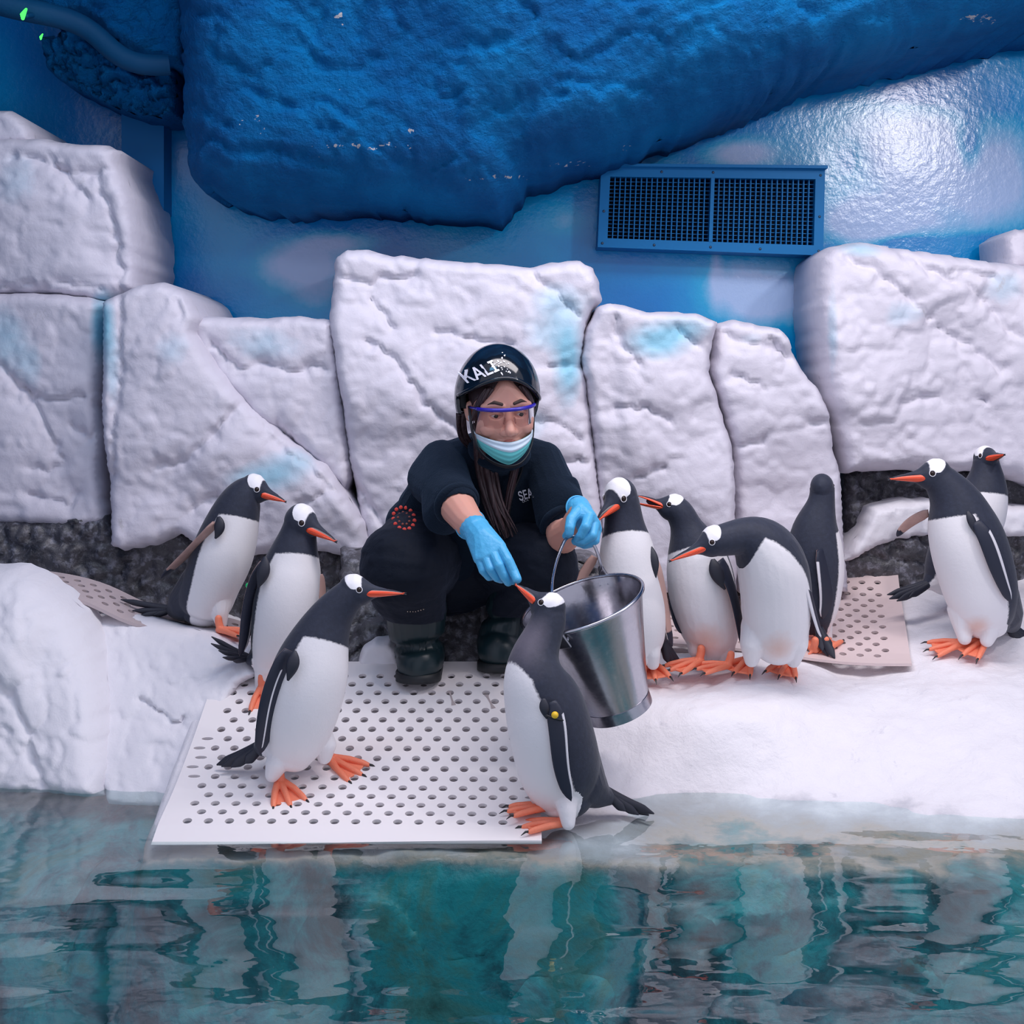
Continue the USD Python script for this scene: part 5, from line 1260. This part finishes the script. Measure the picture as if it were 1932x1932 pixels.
rows = np.array(rows); n, m_ = rows.shape[:2]
i, j = np.meshgrid(np.arange(n - 1), np.arange(m_ - 1), indexing='ij'); a = (i * m_ + j).ravel()
obj('lens', trimesh.Trimesh(rows.reshape(-1, 3), np.vstack([np.stack([a, a + 1, a + m_ + 1], -1), np.stack([a, a + m_ + 1, a + m_], -1)]), process=False), 'lens_pane', ew, smooth=True)
for s in (-1, 1): obj('temple', tube([h(s * 55, 8, 38), h(s * 60, 6, 10), h(s * 60, 3, -24)], 2.4 * U, 8, 14), 'eyewear_frame', ew, smooth=True)
obj('nose_pad', soften(union([chain([hb(s * 9, -8, 69, 1.6), hb(s * 11, -18, 68, 1.8)], 8) for s in (-1, 1)]), .006, 1), 'lens_pane', ew, smooth=True)

# ---- face mask pulled down to the chin
nt, nv_ = 46, 40
def mask_pt(x, f_, off=0.0):
    d = math.degrees(x)
    top = -54 + 13 * abs(math.sin(x)) ** 1.6; bot = -100 + 34 * abs(math.sin(x)) ** 1.5
    b = top + (bot - top) * f_
    bulge = 62 - 2 * f_ - 16 * f_ ** 2.2 + 6 * math.sin(math.pi * min(f_ * 1.2, 1))
    pl = 1.3 * math.sin(f_ * 2 * math.pi * 4.0) * math.cos(x) ** .5 if abs(d) < 84 else 0
    return h((57 - 5 * f_) * math.sin(x), b, 6 + (bulge + pl + off) * math.cos(x))
th_ = np.linspace(math.radians(-80), math.radians(80), nt)
def sheet(f0, f1, off, nr):
    G = np.array([[mask_pt(x, f_, off) for x in th_] for f_ in np.linspace(f0, f1, nr)]); G2 = np.array([[mask_pt(x, f_, off - 2.0) for x in th_] for f_ in np.linspace(f0, f1, nr)])
    n, m_ = G.shape[:2]
    V = np.vstack([G.reshape(-1, 3), G2.reshape(-1, 3)]); i, j = np.meshgrid(np.arange(n - 1), np.arange(m_ - 1), indexing='ij'); a = (i * m_ + j).ravel(); k = n * m_
    q = np.vstack([np.stack([a, a + m_, a + m_ + 1], -1), np.stack([a, a + m_ + 1, a + 1], -1)])
    return trimesh.Trimesh(V, np.vstack([q, q[:, ::-1] + k]), process=False)
mk = obj('face_mask', sheet(0.0, 1.0, 0, nv_), 'mask_teal', kt, smooth=True, label='teal surgical mask pulled down under the nose')
obj('mask_edge', sheet(0.0, .40, .9, 18), 'mask_pale', mk, smooth=True)
for s in (-1, 1): obj('ear_loop', tube([mask_pt(s * math.radians(79), .06), h(s * 60, -30, 6), h(s * 62, -10, -12)], 1.3 * U, 6, 14), 'mask_pale', mk, smooth=True)
P = catmull([h(-62, 8, 2), h(-60, -40, 14), h(-48, -78, 32), h(-18, -99, 54), h(14, -101, 56), h(44, -80, 34), h(58, -40, 16), h(62, 12, 4)], 50)
obj('chin_strap', ribbon(P, np.array([np.cross(np.gradient(P, axis=0)[k], P[k] - h(0, -30, 0)) for k in range(len(P))]), 11 * U, .004), 'strap', hp2, smooth=50)

# ------------------------------------------------------------------ bucket
mat('steel', {'g': ('geometry', {}), 'n': ('noise_texture', dict(scale=9.0, detail=4.0, roughness=0.6)), 'r': ('map_range', dict(from_min=0.3, from_max=0.7, to_min=0.13, to_max=0.28)),
              'p': ('principled_bsdf', dict(base_color=(0.46, 0.45, 0.49), metallic=1.0)), 'b': ('bump', dict(strength=0.10, distance=0.01))},
    [('g.position', 'n.vector'), ('n.fac', 'r.value'), ('r.result', 'p.roughness'), ('n.fac', 'b.height'), ('b.normal', 'p.normal')])
plain('steel_dark', (0.30, 0.29, 0.31), 0.3, metal=1.0)
T0 = W(1098, 1139, 4.29)
los = unit(T0 - np.array([0, 0, CH]))
ax = np.array([-.323, 0, .946]); ax = unit(ax - los * (ax @ los)); nrm = ax * math.sqrt(1 - .355 ** 2) - los * .355
b1 = unit(np.cross(nrm, los)); b1 = -b1 if b1[0] < 0 else b1; b2 = np.cross(nrm, b1)
RT, RB, LN = 119 * 4.29 / F, 66 * 4.29 / F, 226 * 4.29 / F
def lathe(prof, n=72):
    prof = np.array(prof, float); t_ = np.arange(n) * 2 * np.pi / n
    V = T0 + prof[:, None, :1] * (np.cos(t_)[None, :, None] * b1 + np.sin(t_)[None, :, None] * b2) + prof[:, None, 1:] * nrm
    k = len(prof); i, j = np.meshgrid(np.arange(k), np.arange(n), indexing='ij'); i2 = (i + 1) % k; j2 = (j + 1) % n
    a, b, c, d = i * n + j, i * n + j2, i2 * n + j, i2 * n + j2
    t = trimesh.Trimesh(V.reshape(-1, 3), np.vstack([np.stack([a, b, d], -1).reshape(-1, 3), np.stack([a, d, c], -1).reshape(-1, 3)]), process=False)
    if t.volume < 0: t.invert()
    return t
bk = thing('bucket', 'shiny stainless steel feed bucket held tilted by the left glove', 'bucket', T0 - nrm * LN)
prof = []
for s in np.linspace(0, 1, 24): prof.append((RT + (RB - RT) * s ** .92, -LN * s * .92))
prof += [(RB * 1.0, -LN * .925), (RB * .5, -LN * .925), (.004, -LN * .925), (.004, -LN * .90), (RB * .9, -LN * .90)]
for s in np.linspace(.96, 0, 24): prof.append((RT + (RB - RT) * s ** .92 - .004, -LN * s * .92))
obj('body', lathe(prof), 'steel', bk, smooth=35)
c_ = [(RT + .001 + .0065 * math.cos(a), .0065 * math.sin(a)) for a in np.linspace(0, 2 * math.pi, 10, endpoint=False)]
obj('rim', lathe(c_), 'steel', bk, smooth=True)
obj('base_ring', lathe([(RB + .003, -LN * .905), (RB + .004, -LN), (RB - .004, -LN), (RB - .004, -LN * .905)]), 'steel', bk, smooth=30)
def rimpt(a, dr=0.0, dz=0.0): return T0 + (RT + dr) * (math.cos(a) * b1 + math.sin(a) * b2) + dz * nrm
aa = min(np.linspace(0, 2 * math.pi, 720), key=lambda a: np.hypot(*(np.array(px_of(*rimpt(a))) - [1139, 1097])))
for a in (aa, aa + math.pi):
    rad = math.cos(a) * b1 + math.sin(a) * b2; tg = np.cross(nrm, rad)
    lug = union([Manifold.batch_hull([ball(rimpt(a, .004, -.045) + tg * s * .024, .004, 10) for s in (-1, 1)] + [ball(rimpt(a, .006, .028), .009, 12)])])
    lp_ = obj('handle_lug', lug, 'steel_dark', bk, smooth=40)
    for s in (-1, 1): obj('rivet', ball(rimpt(a, -.007, -.026) + tg * s * .015, .0065, 10), 'steel', lp_, smooth=60)
L1, L2 = rimpt(aa, .004, .018), rimpt(aa + math.pi, .004, .018)
hd = [L2, W(1041, 1112, 4.22), W(1044, 1082, 4.29), W(1051, 1055, 4.35), W(1061, 1029, 4.40), W(1072, 1014, 4.435), W(1092, 1012, 4.452), W(1112, 1018, 4.455), W(1126, 1040, 4.45), W(1134, 1068, 4.45), L1]
obj('handle', tube(hd, .0052, 12, 90), 'steel', bk, smooth=True)
